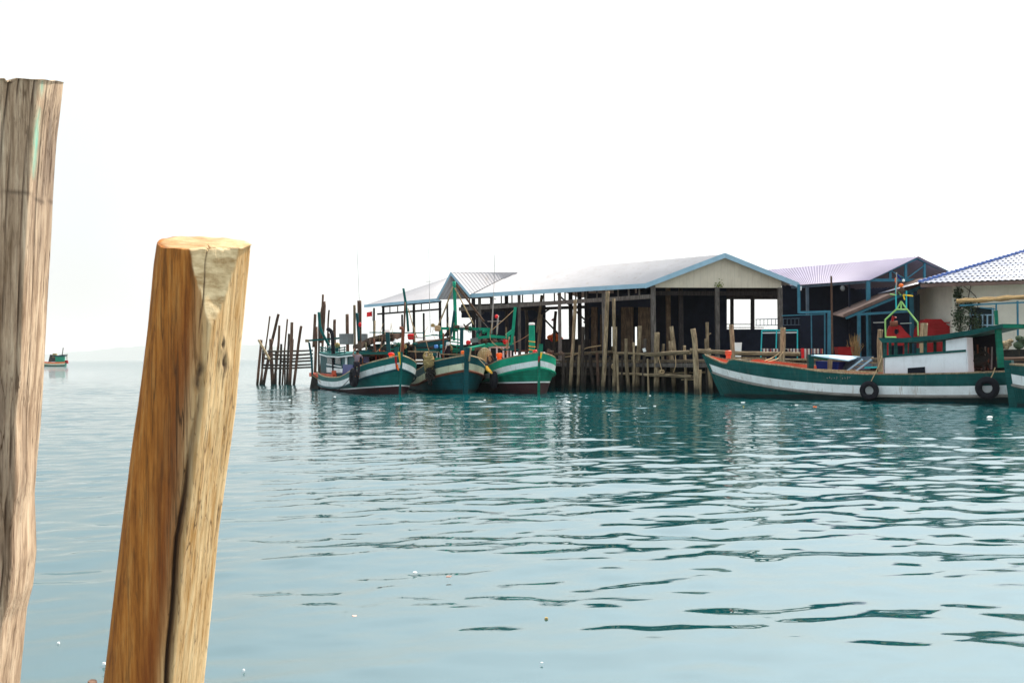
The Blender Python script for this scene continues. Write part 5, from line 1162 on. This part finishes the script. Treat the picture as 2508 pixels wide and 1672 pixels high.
m = MB(); m.ball(b3.ats(1216, 775, 7.1), .11, (1, 1, 1.1), 10); m.build('red_lamp', 'red_bright', b3.root, smooth=True)
m = MB(); m.ball(b3.ats(1213, 731, 7.1), .08, n=10); m.build('white_lamp', 'white_pl', b3.root, smooth=True)
sp_, tp_ = b3.ats(1303, 868, 2.6), b3.ats(1303, 792, 2.6); hh = (tp_ - sp_).length
m = MB(); m.lathe(sp_, [(.17, 0), (.17, hh * .62), (.175, hh * .63), (.17, hh * .64), (.165, hh * .88), (.14, hh * .95)], 18); fn = m.build('funnel', 'green_lt', b3.root, smooth=False)
m = MB(); m.lathe(sp_ + Vector((0, 0, hh * .95)), [(.165, 0), (.175, .03), (.175, .11), (.13, .13)], 18); m.build('white_cap', 'white_pl', fn)
m = MB(); 
for z in (.42, .26, .15): m.torus(sp_ + Vector((0, 0, hh * z)), (.15, -.05, 1), .18, .022, 20, 6)
m.build('yellow_rope', 'rope_gold', None, 'yellow rope wound round the green funnel of the right boat', 'rope', smooth=True)
b3.bar((1324, 868), (1325, 842), .22, 'green', 'mooring_bitt', d=.9)
m = MB(); m.ball(b3.ats(1311, 862, 1.3), .14, n=10); m.build('float', 'red_bright', None, 'red float on the foredeck of the green boat', 'float', smooth=True)
bollard(b3.ats(1223, 881, 5.2), .18, .4, 'orange', 'orange_bollard', b3.root)
for x0, y0, x1, y1, mat, lab in ((1326, 864, 1325, 879, 'yellow', 'yellow cloth tied at the stem of the bright green boat'), (1321, 872, 1320, 888, 'red', 'faded red cloth tied at the stem of the bright green boat')):
    d = -.3; m = MB(); m.slab([b3.ats(x0 - 2.5, y0, d), b3.ats(x1 - 2, y1 - 3, d), b3.ats(x1, y1, d), b3.ats(x0 + 2.5, y0, d)], (0, .06, 0)); m.build('cloth_strip', mat, None, lab, 'cloth', 'cloth strips on the bows')
tyre(b3.at(1209, 930, -1.86), b3.p, .36, .14, 'large dark tyre on the side of the bright green boat near the middle bow')
for k, (x, y, d, mt_) in enumerate(((1188, 834, 6.8, 'net_brown'), (1212, 836, 6.8, 'net_brown'), (1230, 835, 6.8, 'net_dark'), (1240, 836, 6.6, 'red_bright'), (1346, 862, 1.6, 'net_brown'), (1373, 866, .8, 'net_brown'))):
    clump(b3.ats(x, y, d), (.22, .2, .14), mt_, 'tangle of gear on the bright green boat, ' + ['left on the cabin roof', 'middle of the cabin roof', 'right on the cabin roof', 'red, at the foot of the tall upright', 'brown, right of the bow bitt', 'brown, hung between bow and pier'][k], 'gear_tangle', 'fishing gear', 9, .02, 70 + k)
rope([b3.ats(1255, 842, 6.5), b3.ats(1275, 832, 6), b3.ats(1294, 820, 4), b3.ats(1300, 815, 2.7)], .015, 'rope', 'thin line from the cabin to the green funnel')
for b_, x0, y0, x1, y1, d in ((b1, 874, 600, 880, 736, 8.5), (b1, 1050, 605, 1052, 735, 7)):
    b_.pole([(x0, y0), (x1, y1)], .012, 'wire', 'aerial', d)
b1.pole([(1043, 690), (1058, 689)], .015, 'wire', 'aerial_bar', 7); b1.pole([(1052, 735), (1054, 815)], .018, 'wire', 'aerial', 7)

# dark deckhouses and low canopies behind the bows
b1.poly([(932, 888), (1004, 884), (1002, 850), (936, 846)], .8, 'net_dark', 'deckhouse', d=7.4); b1.poly([(925, 850), (1010, 852), (1008, 844), (928, 842)], 1.0, 'teal', 'deckhouse_roof', d=7.2)
b1.poly([(900, 838), (966, 836), (962, 818), (912, 826)], .4, 'net_brown', 'awning_flap', d=6.9)
b2.poly([(1096, 884), (1176, 880), (1174, 842), (1098, 846)], .8, 'net_dark', 'deckhouse', d=8.2); b2.poly([(1006, 852), (1106, 848), (1104, 836), (1012, 842)], .5, 'net_dark', 'canopy_flap', d=7.6)
for b_, a, c, d in ((b1, (930, 872), (1002, 870), 7.1), (b1, (930, 862), (1002, 861), 7.1), (b2, (1100, 872), (1172, 870), 7.9)): b_.bar(a, c, .08, 'teal', 'deck_rail', d=d)
for k in range(6): b1.bar((940 + k * 11, 886), (940 + k * 11, 852), .07, 'green' if k % 2 else 'log_brown', 'deckhouse_post', d=7.15)
for k in range(5): b2.bar((1104 + k * 15, 882), (1104 + k * 15, 844), .07, 'green_lt' if k % 2 else 'log_brown', 'deckhouse_post', d=7.95)
rg = random.Random(55)
for b_, x0, x1, ylo, yhi, d0, d1, n_ in ((b1, 890, 1010, 880, 815, 3.5, 7.5, 16), (b2, 1010, 1130, 880, 800, 4, 8.5, 16), (b3, 1165, 1300, 868, 812, 3.5, 8.5, 12)):
    for k in range(n_):
        x = rg.uniform(x0, x1); d = rg.uniform(d0, d1); kind = k % 4
        if kind == 0: b_.pole([(x, ylo), (x + rg.uniform(-8, 8), rg.uniform(yhi, yhi + 25))], rg.uniform(.03, .055), rg.choice(['log_pale', 'log_brown', 'teal', 'rust', 'green']), 'deck_pole', d)
        elif kind == 1: y = rg.uniform(yhi + 20, ylo - 8); b_.bar((x - rg.uniform(10, 22), y + rg.uniform(-3, 3)), (x + rg.uniform(10, 22), y + rg.uniform(-3, 3)), rg.uniform(.05, .1), rg.choice(['teal', 'log_brown', 'green_lt', 'net_brown']), 'cross_pole', d=d)
        elif kind == 2: y = rg.uniform(yhi + 35, ylo - 5); w_ = rg.uniform(4, 10); h_ = rg.uniform(4, 9); b_.poly([(x - w_, y + h_), (x + w_, y + h_ - 1), (x + w_ - 1, y - h_), (x - w_ + 1, y - h_ + 2)], rg.uniform(.2, .5), rg.choice(['net_dark', 'net_brown', 'teal_dk', 'net_dark']), 'stowed_box', d=d)
        else: b_.pole([(x, rg.uniform(yhi - 25, yhi)), (x + rg.uniform(-10, 10), yhi + 20), (x + rg.uniform(-30, 30), ylo - 10)], .014, 'rope', 'rigging_line', d, n=5)
# ---- long boat with the white cabin, right
def heading_from(p_bow, p_stern):
    d = Vector(p_bow) - Vector(p_stern); return math.degrees(math.atan2(d.x, -d.y))
bowp, sternp = W2(1770, 48.2), (20.3, 40.0)
b4 = Boat('long sea green fishing boat with white cabin and red foredeck at right', bowp, heading_from(bowp, sternp), 13.4, 1.62, zb=1.40, zm=.46, zexp=2.3, tops=[(0, .42), (.07, .27), (.092, .26), (.118, .58), (.30, .62), (.42, .50), (.55, .46), (1, .52)], top_bow=.36, top_mid=.70, wh=.178, rail=.13, mats=['teal4', 'white', 'rubrail', 'teal4', 'boot_dark'], boot=.12, rake=.50, stem_up=.02, top_aft=.74, boot_aft=.24, zs_aft=.10, stem_w=.14)
yP = 1.2
cab = b4.poly([(2164, 922), (2370, 916), (2366, 862), (2164, 874)], .07, 'cabin_white', 'cabin_side', y=yP)
b4.poly([(2223, 917), (2266, 916), (2265, 898), (2223, 901)], .02, 'dark_in', 'hatch', y=yP + .03)
b4.bar((2162, 873), (2366, 858.5), .09, 'teal4', 'sill_rail', y=yP)
b4.poly([(2314, 863), (2366, 858), (2364, 826), (2312, 834)], .05, 'cabin_white', 'upper_panel', y=yP)
for x, y0, y1 in ((2168, 872, 838), (2194, 871, 838), (2219, 870, 836), (2266, 868, 834), (2313, 864, 832)): b4.bar((x, y0), (x, y1), .11, 'teal4', 'window_post', y=yP - .02)
b4.bar((2248, 869), (2248, 852), .12, 'teal4', 'window_post', y=yP - .02)
rf = MB(); tp = [(2150, 827), (2210, 827.5), (2300, 820), (2380, 808), (2455, 793)]; bt = [(2458, 802), (2380, 820), (2300, 832), (2210, 839.5), (2160, 839)]
q = [b4.at(*p, yP + .25) for p in tp + bt]; rf.slab(q, b4.p * -2.9); rf.build('cabin_roof', 'teal4', b4.root)
rf = MB(); q = [b4.at(*p, yP + .25) for p in ((2455, 793), (2600, 795), (2600, 802), (2458, 803))]; rf.slab(q, b4.p * -2.9); rf.build('aft_roof', 'green', b4.root)
b4.bar((2444, 803), (2452, 900), .19, 'green', 'aft_post', y=yP); b4.bar((2439, 760), (2441, 795), .11, 'green', 'roof_post', y=yP - .3)
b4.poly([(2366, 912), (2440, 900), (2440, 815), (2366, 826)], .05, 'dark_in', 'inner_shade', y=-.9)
fs = MB(); fs.slab([b4.at(2164, 922, yP), b4.at(2164, 874, yP), b4.at(2164, 874, yP) - b4.p * 2.3, b4.at(2164, 922, yP) - b4.p * 2.3], b4.h * -.06); fs.build('cabin_front', 'teal4', b4.root)
as_ = MB(); as_.slab([b4.at(2368, 916, yP), b4.at(2364, 826, yP), b4.at(2364, 826, yP) - b4.p * .9, b4.at(2368, 916, yP) - b4.p * .9], b4.h * -.05); as_.build('cabin_back', 'cabin_white', b4.root)
fsd = MB(); fsd.slab([b4.at(2164, 922, -1.1), b4.at(2370, 916, -1.1), b4.at(2366, 866, -1.1), b4.at(2164, 878, -1.1)], b4.p * .05); fsd.build('cabin_side', 'cabin_white', b4.root)
for x in (2180, 2230, 2290, 2350): b4.bar((x, 872 - (x - 2180) * .07), (x, 838 - (x - 2180) * .1), .1, 'teal4', 'window_post', y=-1.0)
# pipe gallows with flags on the roof
gal = T('pipe_gallows', 'yellow and green pipe frame standing on the cabin roof', 'pipe frame', b4.at(2205, 827, .4))
def gp(a, b, mat='yel_green', r=.035, nm='pipe'):
    m = MB(); m.tube([b4.at(*a, .4), b4.at(*b, .4)], r, 8); return m.build(nm, mat, gal)
for a, b in (((2169, 826), (2168, 783)), ((2168, 783), (2196, 757)), ((2249, 822), (2248, 790)), ((2248, 790), (2222, 758)), ((2195, 757.5), (2223, 758)), ((2196, 757), (2207, 738)), ((2207, 738), (2221, 757)), ((2207, 738), (2207, 757)), ((2206, 722), (2200, 712)), ((2169, 826), (2195, 826))): gp(a, b)
for a, b, mat in (((2195, 757), (2194, 700), 'teal_steel'), ((2220, 757), (2220, 712), 'teal_steel'), ((2196, 667), (2195, 720), 'pole_metal'), ((2180, 720), (2196, 723), 'yel_green'), ((2212, 722), (2236, 725), 'yellow'), ((2216, 734), (2212, 722), 'yellow')): gp(a, b, mat, .03)
m = MB(); m.ball(b4.at(2213, 687, .4), .06, n=10); m.build('lamp_ball', 'white_pl', gal)
m = MB(); m.ball(b4.at(2207, 699, .4), .1, (1.1, 1, .9), 10); m.build('orange_lamp', 'orange', gal)
clump(b4.at(2208, 712, .4), (.14, .1, .2), 'net_brown', 'tuft of offerings tied near the top of the pipe frame', 'offering_tuft', 'offering', 8, .015, 5)
for pts, mat, lab in (([(2196, 668), (2208, 684), (2206, 687), (2196, 675)], 'blue', 'small purple blue pennant at the top of the pipe frame'), ([(2195, 679), (2192, 681), (2192, 692), (2196, 690)], 'orange', 'small orange flag on the pipe frame stick')):
    m = MB(); m.slab([b4.at(*q, .42) for q in pts], (0, .015, 0)); m.build('pennant', mat, None, lab, 'flag')
for a, b in (((2139, 790), (2168, 789)), ((2205, 792), (2233, 791))): b4.bar(a, b, .035, 'pole_metal', 'roof_stick', y=-.6)
# foredeck
bollard(b4.at(1784, 878, .1), .16, .40, 'red_deck', 'bow_bollard', b4.root)
for a, b, r in (((1955, 905), (2165, 919), .03), ((1945, 902), (2150, 912), .035)): b4.bar(a, b, r * 2, 'log_pale', 'rail_pole', y=1.42)
fb = MB(); q = [b4.at(x, y, -1.35) for x, y in ((1898, 890), (1960, 901), (2010, 904), (2010, 912), (1960, 909), (1898, 897))]; fb.slab(q, b4.p * .06); fb.build('far_bulwark', 'teal4', b4.root)
b4.bar((1985, 912), (1985, 868), .24, 'teal4', 'rack_post', y=.9)
tb = MB(); tb.slab([b4.at(1982, 868, 1.0), b4.at(2078, 882, 1.0), b4.at(2108, 873, -.7), b4.at(2044, 869, -.7)], (0, 0, -.05)); tb.build('sloping_board', 'fascia', b4.root)
b4.poly([(1993, 878), (2030, 882), (2030, 872), (1993, 869)], .05, 'green', 'rack_board', y=.7)
m = MB(); pts = [b4.at(x, y, .7) for x, y in ((2002, 911), (2050, 912), (2056, 886), (1997, 884))]; m.hexa(pts, [p - b4.p * .9 for p in pts]); tubb = m.build('fish_tub', 'blue', None, 'deep blue plastic fish tub on the deck of the long boat', 'tub')
b4.bar((2032, 911), (2033, 880), .16, 'log_grey', 'rack_post', y=1.0)
ld = T('ladder', 'slanting pale ladder lying on the deck before the white cabin', 'ladder', b4.at(2090, 905, .9))
for dx in (0, 22):
    m = MB(); m.bar(b4.at(2075 + dx, 908, .9), b4.at(2112 + dx, 880, .9), .07, .07); m.build('rail', 'fascia', ld)
for k in range(4):
    m = MB(); x, y = 2079 + k * 9, 905 - k * 7; m.bar(b4.at(x, y, .9), b4.at(x + 22, y, .9), .05, .05); m.build('rung', 'log_grey', ld)
for a, b, mat in (((2110, 900), (2138, 875), 'log_pale'), ((2128, 888), (2148, 888), 'log_pale'), ((2118, 900), (2148, 899), 'teal_steel'), ((2052, 907), (2150, 909), 'log_brown')): b4.bar(a, b, .07, mat, 'deck_stick', y=.8)
m = MB(); m.slab([b4.at(2045, 905, .2), b4.at(2130, 905, .2), b4.at(2140, 872, -.2), b4.at(2090, 874, -.2)], b4.p * -.05); m.build('grey_tarpaulin', 'sheet_blue', b4.root)
tyre(b4.at(2129, 956, 1.80), b4.p, .29, .115, 'tyre hung by a rope under the cabin front of the long boat')
tyre(b4.at(2418, 950, 1.72), b4.p, .32, .135, 'bigger tyre near the stern of the long boat')
rope([b4.at(2160, 872, 1.5), b4.at(2150, 900, 1.75), b4.at(2133, 935, 1.78), b4.at(2130, 946, 1.85)], .02, 'rope', 'rope holding the tyre under the cabin front')
rope([b4.at(2437, 900, 1.5), b4.at(2432, 915, 1.7), b4.at(2422, 934, 1.78)], .02, 'rope', 'rope holding the bigger tyre near the stern')
rope([b4.at(1872, 884, 1.45), P(1895, 874, 48), P(1912, 861, 48.6)], .02, 'rope', 'upper slack mooring rope from the long boat to the pale post')
rope([b4.at(1880, 885, 1.45), P(1903, 879, 48), P(1918, 862, 48.6)], .02, 'rope', 'lower slack mooring rope from the long boat to the pale post')
for i in range(7):
    x = 2380 + i * 8; b4.bar((x, 905), (x + rg.uniform(-3, 3), 840 + rg.uniform(0, 25)), .05, ['grey_metal', 'timber', 'rust'][i % 3], 'engine_pipe', y=-.3)
clump(b4.at(2400, 885, -.3), (.5, .4, .45), 'net_dark', 'dark engine and gear heaped under the aft roof of the long boat', 'engine_gear', 'machinery', 16, .05, 6)
# worn scratched lettering on the bulwark
for k in range(9):
    x = 2024 + k * 6.0 + (8 if k > 4 else 0); y = 925 + rg.uniform(-1, 1); m = MB()
    m.tube([b4.at(x + rg.uniform(0, 4), y + rg.uniform(-4, 4), 1.645) for _ in range(4)], .011, 4); m.build('worn_letter', 'rubrail', b4.root)

# ---- next boat, only its bow inside the frame
b5 = Boat('bow of a green and white boat cut off by the right edge', W2(2478, 37.6), heading_from(W2(2478, 37.6), W2(2478, 37.6) and (W2(2478, 37.6)[0] + 8.6, 37.6 - 8.0)), 11.5, 1.6, zb=1.02, zm=.5, top_bow=.34, top_mid=.6, wh=.18, rail=.13, mats=['teal4', 'white', 'rubrail', 'teal4', 'boot_dark'], boot=.1, rake=.1, stem_up=.16, stem_w=.30)

# ---- distant boat under way
bd = Boat('small distant fishing boat out on the bay at left', W2(88, 352), -78, 9.8, 1.7, zb=1.5, zm=.7, top_bow=.4, top_mid=.45, wh=.25, mats=['green', 'cream_dirty', 'rubrail', 'orange', 'boot_dark'], rake=.2, far=True, name='distant_boat')
dc = bd
def dpoly(pts, mat, nm, th=1.6): return bd.poly(pts, th, mat, nm, y=-1.0)
dpoly([(138, 886), (160, 886), (160, 872), (138, 873)], 'green_lt', 'cabin'); dpoly([(134, 873), (164, 873), (164, 870), (134, 870)], 'teal_dk', 'cabin_roof', 2)
dpoly([(120, 886), (137, 886), (138, 870), (124, 868)], 'net_dark', 'gear_heap', 1); dpoly([(136, 888), (156, 888), (154, 882), (138, 882)], 'white', 'white_box', 1); dpoly([(128, 876), (141, 876), (140, 866), (131, 865)], 'net_tan', 'tan_heap', 1)
dpoly([(156, 890), (168, 890), (167, 882), (158, 882)], 'red', 'red_box', 1)
bd.bar((152, 872), (155, 851), .25, 'timber', 'mast', y=-.5); bd.bar((145, 870), (166, 868), .25, 'timber_dark', 'boom', y=-.5); bd.bar((164, 888), (164, 869), .2, 'log_pale', 'stern_post', y=-.5)

# ---------------------------------------------------------------- the person on the rail of the left boat
def build_person():
    y0 = -2.0
    def A(px, py, dy=0.0): return b1.at(px, py, y0 + dy)
    base = A(873, 924); base.z = base.z
    root_pt = base
    hip = A(874, 889, .0); up = Vector((0, 0, 1)); rgt = Vector((1, 0, 0)); fwd = Vector((0, 1, 0))          # faces inboard, back to the camera
    H = hip.z - base.z; sc = max(.8, H / .85)
    def at(r, f, z): return hip + rgt * (r * sc) + fwd * (f * sc) + up * (z * sc)
    J = {'hip': at(0, 0, 0), 'spine': at(0, .08, .20), 'chest': at(0, .17, .40), 'neck': at(0, .26, .53), 'head': at(0, .30, .62), 'crown': at(0, .33, .72)}
    for sg, n in ((-1, 'l'), (1, 'r')):
        J['hip' + n] = at(.10 * sg, 0, -.04); J['knee' + n] = at(.11 * sg, .05, -.42); foot_z = (base.z - hip.z) / sc
        J['ank' + n] = at(.10 * sg, 0, foot_z + .08); J['toe' + n] = at(.11 * sg, .16, foot_z + .02)
        J['sho' + n] = at(.19 * sg, .22, .46)
    J['elbr'] = at(.30, .30, .26); J['wrr'] = at(.28, .42, .10); J['elbl'] = at(-.30, .40, .50); J['wrl'] = at(-.27, .52, .72)
    E = [('hip', 'spine'), ('spine', 'chest'), ('chest', 'neck'), ('neck', 'head'), ('head', 'crown')]
    rad = {'hip': .13, 'spine': .125, 'chest': .145, 'neck': .055, 'head': .095, 'crown': .075}
    for n in 'lr':
        E += [('hip', 'hip' + n), ('hip' + n, 'knee' + n), ('knee' + n, 'ank' + n), ('ank' + n, 'toe' + n), ('chest', 'sho' + n), ('sho' + n, 'elb' + n), ('elb' + n, 'wr' + n)]
        rad.update({'hip' + n: .085, 'knee' + n: .055, 'ank' + n: .038, 'toe' + n: .032, 'sho' + n: .062, 'elb' + n: .042, 'wr' + n: .028})
        d = (J['wr' + n] - J['elb' + n]).normalized(); J['palm' + n] = J['wr' + n] + d * .08 * sc; E.append(('wr' + n, 'palm' + n)); rad['palm' + n] = .034
        side = d.cross(fwd).normalized()
        for k, (o, ln) in enumerate(((-.030, .075), (-.010, .085), (.010, .08), (.030, .065))):
            a = 'f%d%s' % (k, n); J[a] = J['palm' + n] + d * .035 + side * o * 1.2; J[a + 't'] = J[a] + d * ln * .6 + fwd * .03; J[a + 'u'] = J[a + 't'] + d * ln * .3 + fwd * .035
            E += [('palm' + n, a), (a, a + 't'), (a + 't', a + 'u')]; rad[a] = .011; rad[a + 't'] = .009; rad[a + 'u'] = .008
        a = 'th' + n; J[a] = J['wr' + n] + d * .045 - side * .04; J[a + 't'] = J[a] + d * .04 - side * .02; E += [('wr' + n, a), (a, a + 't')]; rad[a] = .012; rad[a + 't'] = .009
    person = T('person', 'person in a grey plaid shirt standing on the left boat rail, seen from behind', 'person', base)
    def skin(name, keys, edges, radius, mat, grow=1.0, sub=2):
        ks = list(keys); me = bpy.data.meshes.new(name); me.from_pydata([tuple(J[k] - base) for k in ks], [(ks.index(a), ks.index(b)) for a, b in edges], []); me.update()
        o = bpy.data.objects.new(name, me); COL.objects.link(o); o.parent = person; WLOC[o] = base
        md = o.modifiers.new('skin', 'SKIN'); 
        lay = me.skin_vertices[0] if len(me.skin_vertices) else None
        if lay is None:
            bm_ok = False
        for i, k in enumerate(ks):
            r = radius[k] * sc * grow; me.skin_vertices[0].data[i].radius = (r, r); me.skin_vertices[0].data[i].use_root = (i == 0)
        md.use_smooth_shade = True; sb = o.modifiers.new('sub', 'SUBSURF'); sb.levels = sb.render_levels = sub; me.materials.append(MT[mat]); return o
    def ensure(me): pass
    keys = list(J); body = skin('body', ['hip'] + [k for k in keys if k != 'hip'], E, rad, 'skin')
    sk = ['chest', 'spine', 'hip', 'shol', 'shor', 'elbl', 'elbr']; skin('shirt', sk, [('chest', 'spine'), ('spine', 'hip'), ('chest', 'shol'), ('chest', 'shor'), ('shol', 'elbl'), ('shor', 'elbr')], {**rad, 'elbl': .05, 'elbr': .05}, 'shirt', 1.16)
    tk = ['hip', 'hipl', 'hipr', 'kneel', 'kneer', 'ankl', 'ankr']; skin('trousers', tk, [('hip', 'hipl'), ('hip', 'hipr'), ('hipl', 'kneel'), ('hipr', 'kneer'), ('kneel', 'ankl'), ('kneer', 'ankr')], rad, 'trouser', 1.22)
    m = MB(); m.ball(J['crown'] - fwd * .02 - up * .02, .108 * sc, (1, 1, .95), 14); m.build('hair', 'hair', person, smooth=True)
build_person()
m = MB(); m.lathe(b1.at(882, 902, -1.6), [(.07, 0), (.10, .06), (.10, .16), (.06, .2)], 12); m.build('float', 'red_bright', None, 'red float hanging on the rail at the right of the person', 'float')

MT['pinkish'] = flat('faded_pink_plastic', (0.75, 0.45, 0.36), 0.5)
# ---------------------------------------------------------------- litter drifting on the water
def litter(px, py, wpx, mat, label, kind='scrap', name='litter_scrap', group=None):
    c = G(px, py, 0.01); s = wpx / FPX * c.y * (.8 if py < 1100 else .62); rg = random.Random(int(px * 7 + py)); m = MB()
    if kind == 'bottle':
        m.tube([c + Vector((-s * .5, 0, .02)), c + Vector((-s * .42, 0, .025)), c + Vector((s * .2, 0, .025)), c + Vector((s * .38, 0, .03)), c + Vector((s * .5, 0, .03))], [s * .12, s * .17, s * .17, s * .07, s * .07], 10)
    elif kind == 'ball': m.ball(c + Vector((0, 0, s * .08)), s * .5, (1.1, .9, .55), 12, jit=.12, rng=rg)
    else:
        n = 7; pts = [c + Vector((math.cos(6.283 * k / n) * s * .5 * rg.uniform(.7, 1.1), math.sin(6.283 * k / n) * s * .45 * rg.uniform(.7, 1.2), -.01)) for k in range(n)]
        m.hexa(pts, [c + (p - c) * .8 + Vector((0, 0, s * rg.uniform(.1, .2) + .006)) for p in pts])
    m.build(name, mat, None, label, 'litter', group)
for a in [(1820, 987, 13, 'white_pl', 'white bottle floating below the bow of the long boat', 'bottle', 'bottle'), (1951, 993, 11, 'white_pl', 'small white bottle floating below the middle of the long boat', 'bottle', 'bottle'),
          (1996, 996, 17, 'orange', 'orange scrap floating below the long boat', 'scrap', 'litter_scrap'), (2424, 1023, 17, 'white_pl', 'white foam ball floating near the right edge', 'ball', 'foam_ball'), (1821, 995, 6, 'yellow', 'tiny yellow scrap under the white bottle', 'scrap', 'litter_scrap'),
          (1187, 980, 7, 'white_pl', 'white foam scrap in front of the middle boat', 'ball', 'foam_ball'), (1391, 985, 16, 'white_pl', 'broad white foam scrap in front of the leaning short posts', 'scrap', 'litter_scrap'), (1477, 982, 7, 'white_pl', 'white foam scrap below the tallest pier post', 'scrap', 'litter_scrap'),
          (1592, 969, 6, 'white_pl', 'white foam scrap under the log rails', 'ball', 'foam_ball'), (1603, 994, 10, 'white_pl', 'pale foam scrap further out from the log rails', 'scrap', 'litter_scrap'), (1370, 984, 8, 'white_pl', 'small foam scrap left of the broad one', 'scrap', 'litter_scrap'),
          (820, 972, 7, 'white_pl', 'white foam scrap at the stern of the left boat', 'ball', 'foam_ball'), (709, 980, 8, 'white_pl', 'white foam scrap below the jetty piles', 'ball', 'foam_ball'),
          (1016, 1402, 17, 'white_pl', 'white crumpled foam cup in the open water', 'ball', 'foam_cup'), (1100, 1418, 22, 'pinkish', 'pale pink strip right of the foam cup', 'bottle', 'litter_scrap'), (869, 1508, 25, 'pinkish', 'pinkish orange wrapper in the open water', 'scrap', 'litter_scrap'),
          (841, 1340, 12, 'white_pl', 'pale scrap above the pinkish wrapper', 'scrap', 'litter_scrap'), (143, 1572, 13, 'white_pl', 'white scrap between the two foreground posts', 'scrap', 'litter_scrap'), (255, 1622, 18, 'white_pl', 'white scrap touching the chopped foreground post', 'scrap', 'litter_scrap'),
          (597, 1638, 12, 'white_pl', 'cream scrap right of the chopped foreground post', 'scrap', 'litter_scrap'), (1327, 1622, 10, 'white_pl', 'white dot of foam near the bottom edge', 'ball', 'foam_ball'), (1338, 1512, 18, 'net_tan', 'pale yellow leaf-like scrap in the open water', 'scrap', 'litter_scrap')]:
    litter(*a)
rg = random.Random(77)
for k in range(11):
    px, py = rg.uniform(1360, 2500), 985 + abs(rg.gauss(0, 45)); litter(px, py, rg.uniform(3, 5), 'white_pl', 'tiny white fleck of foam adrift before the pier and boats', 'scrap', 'foam_fleck', 'tiny foam flecks adrift')


# haze: even sea air round the whole scene
def build_haze():
    mb = MB(); W_ = 18500
    mb.slab([(-W_, -300, -4), (W_, -300, -4), (W_, 18000, -4), (-W_, 18000, -4)], (0, 0, 330))
    m = bpy.data.materials.new('sea_haze'); m.use_nodes = True; nt = m.node_tree
    nt.nodes.remove(nt.nodes['Principled BSDF'])
    pv = nt.nodes.new('ShaderNodeVolumePrincipled'); pv.inputs['Density'].default_value = 0.000085
    pv.inputs['Color'].default_value = (0.74, 0.745, 0.75, 1); pv.inputs['Anisotropy'].default_value = 0.0
    nt.links.new(pv.outputs[0], nt.nodes['Material Output'].inputs['Volume'])
    o = mb.build('haze', m, None, 'pale sea haze over the bay', None, None, 'stuff')
build_haze()
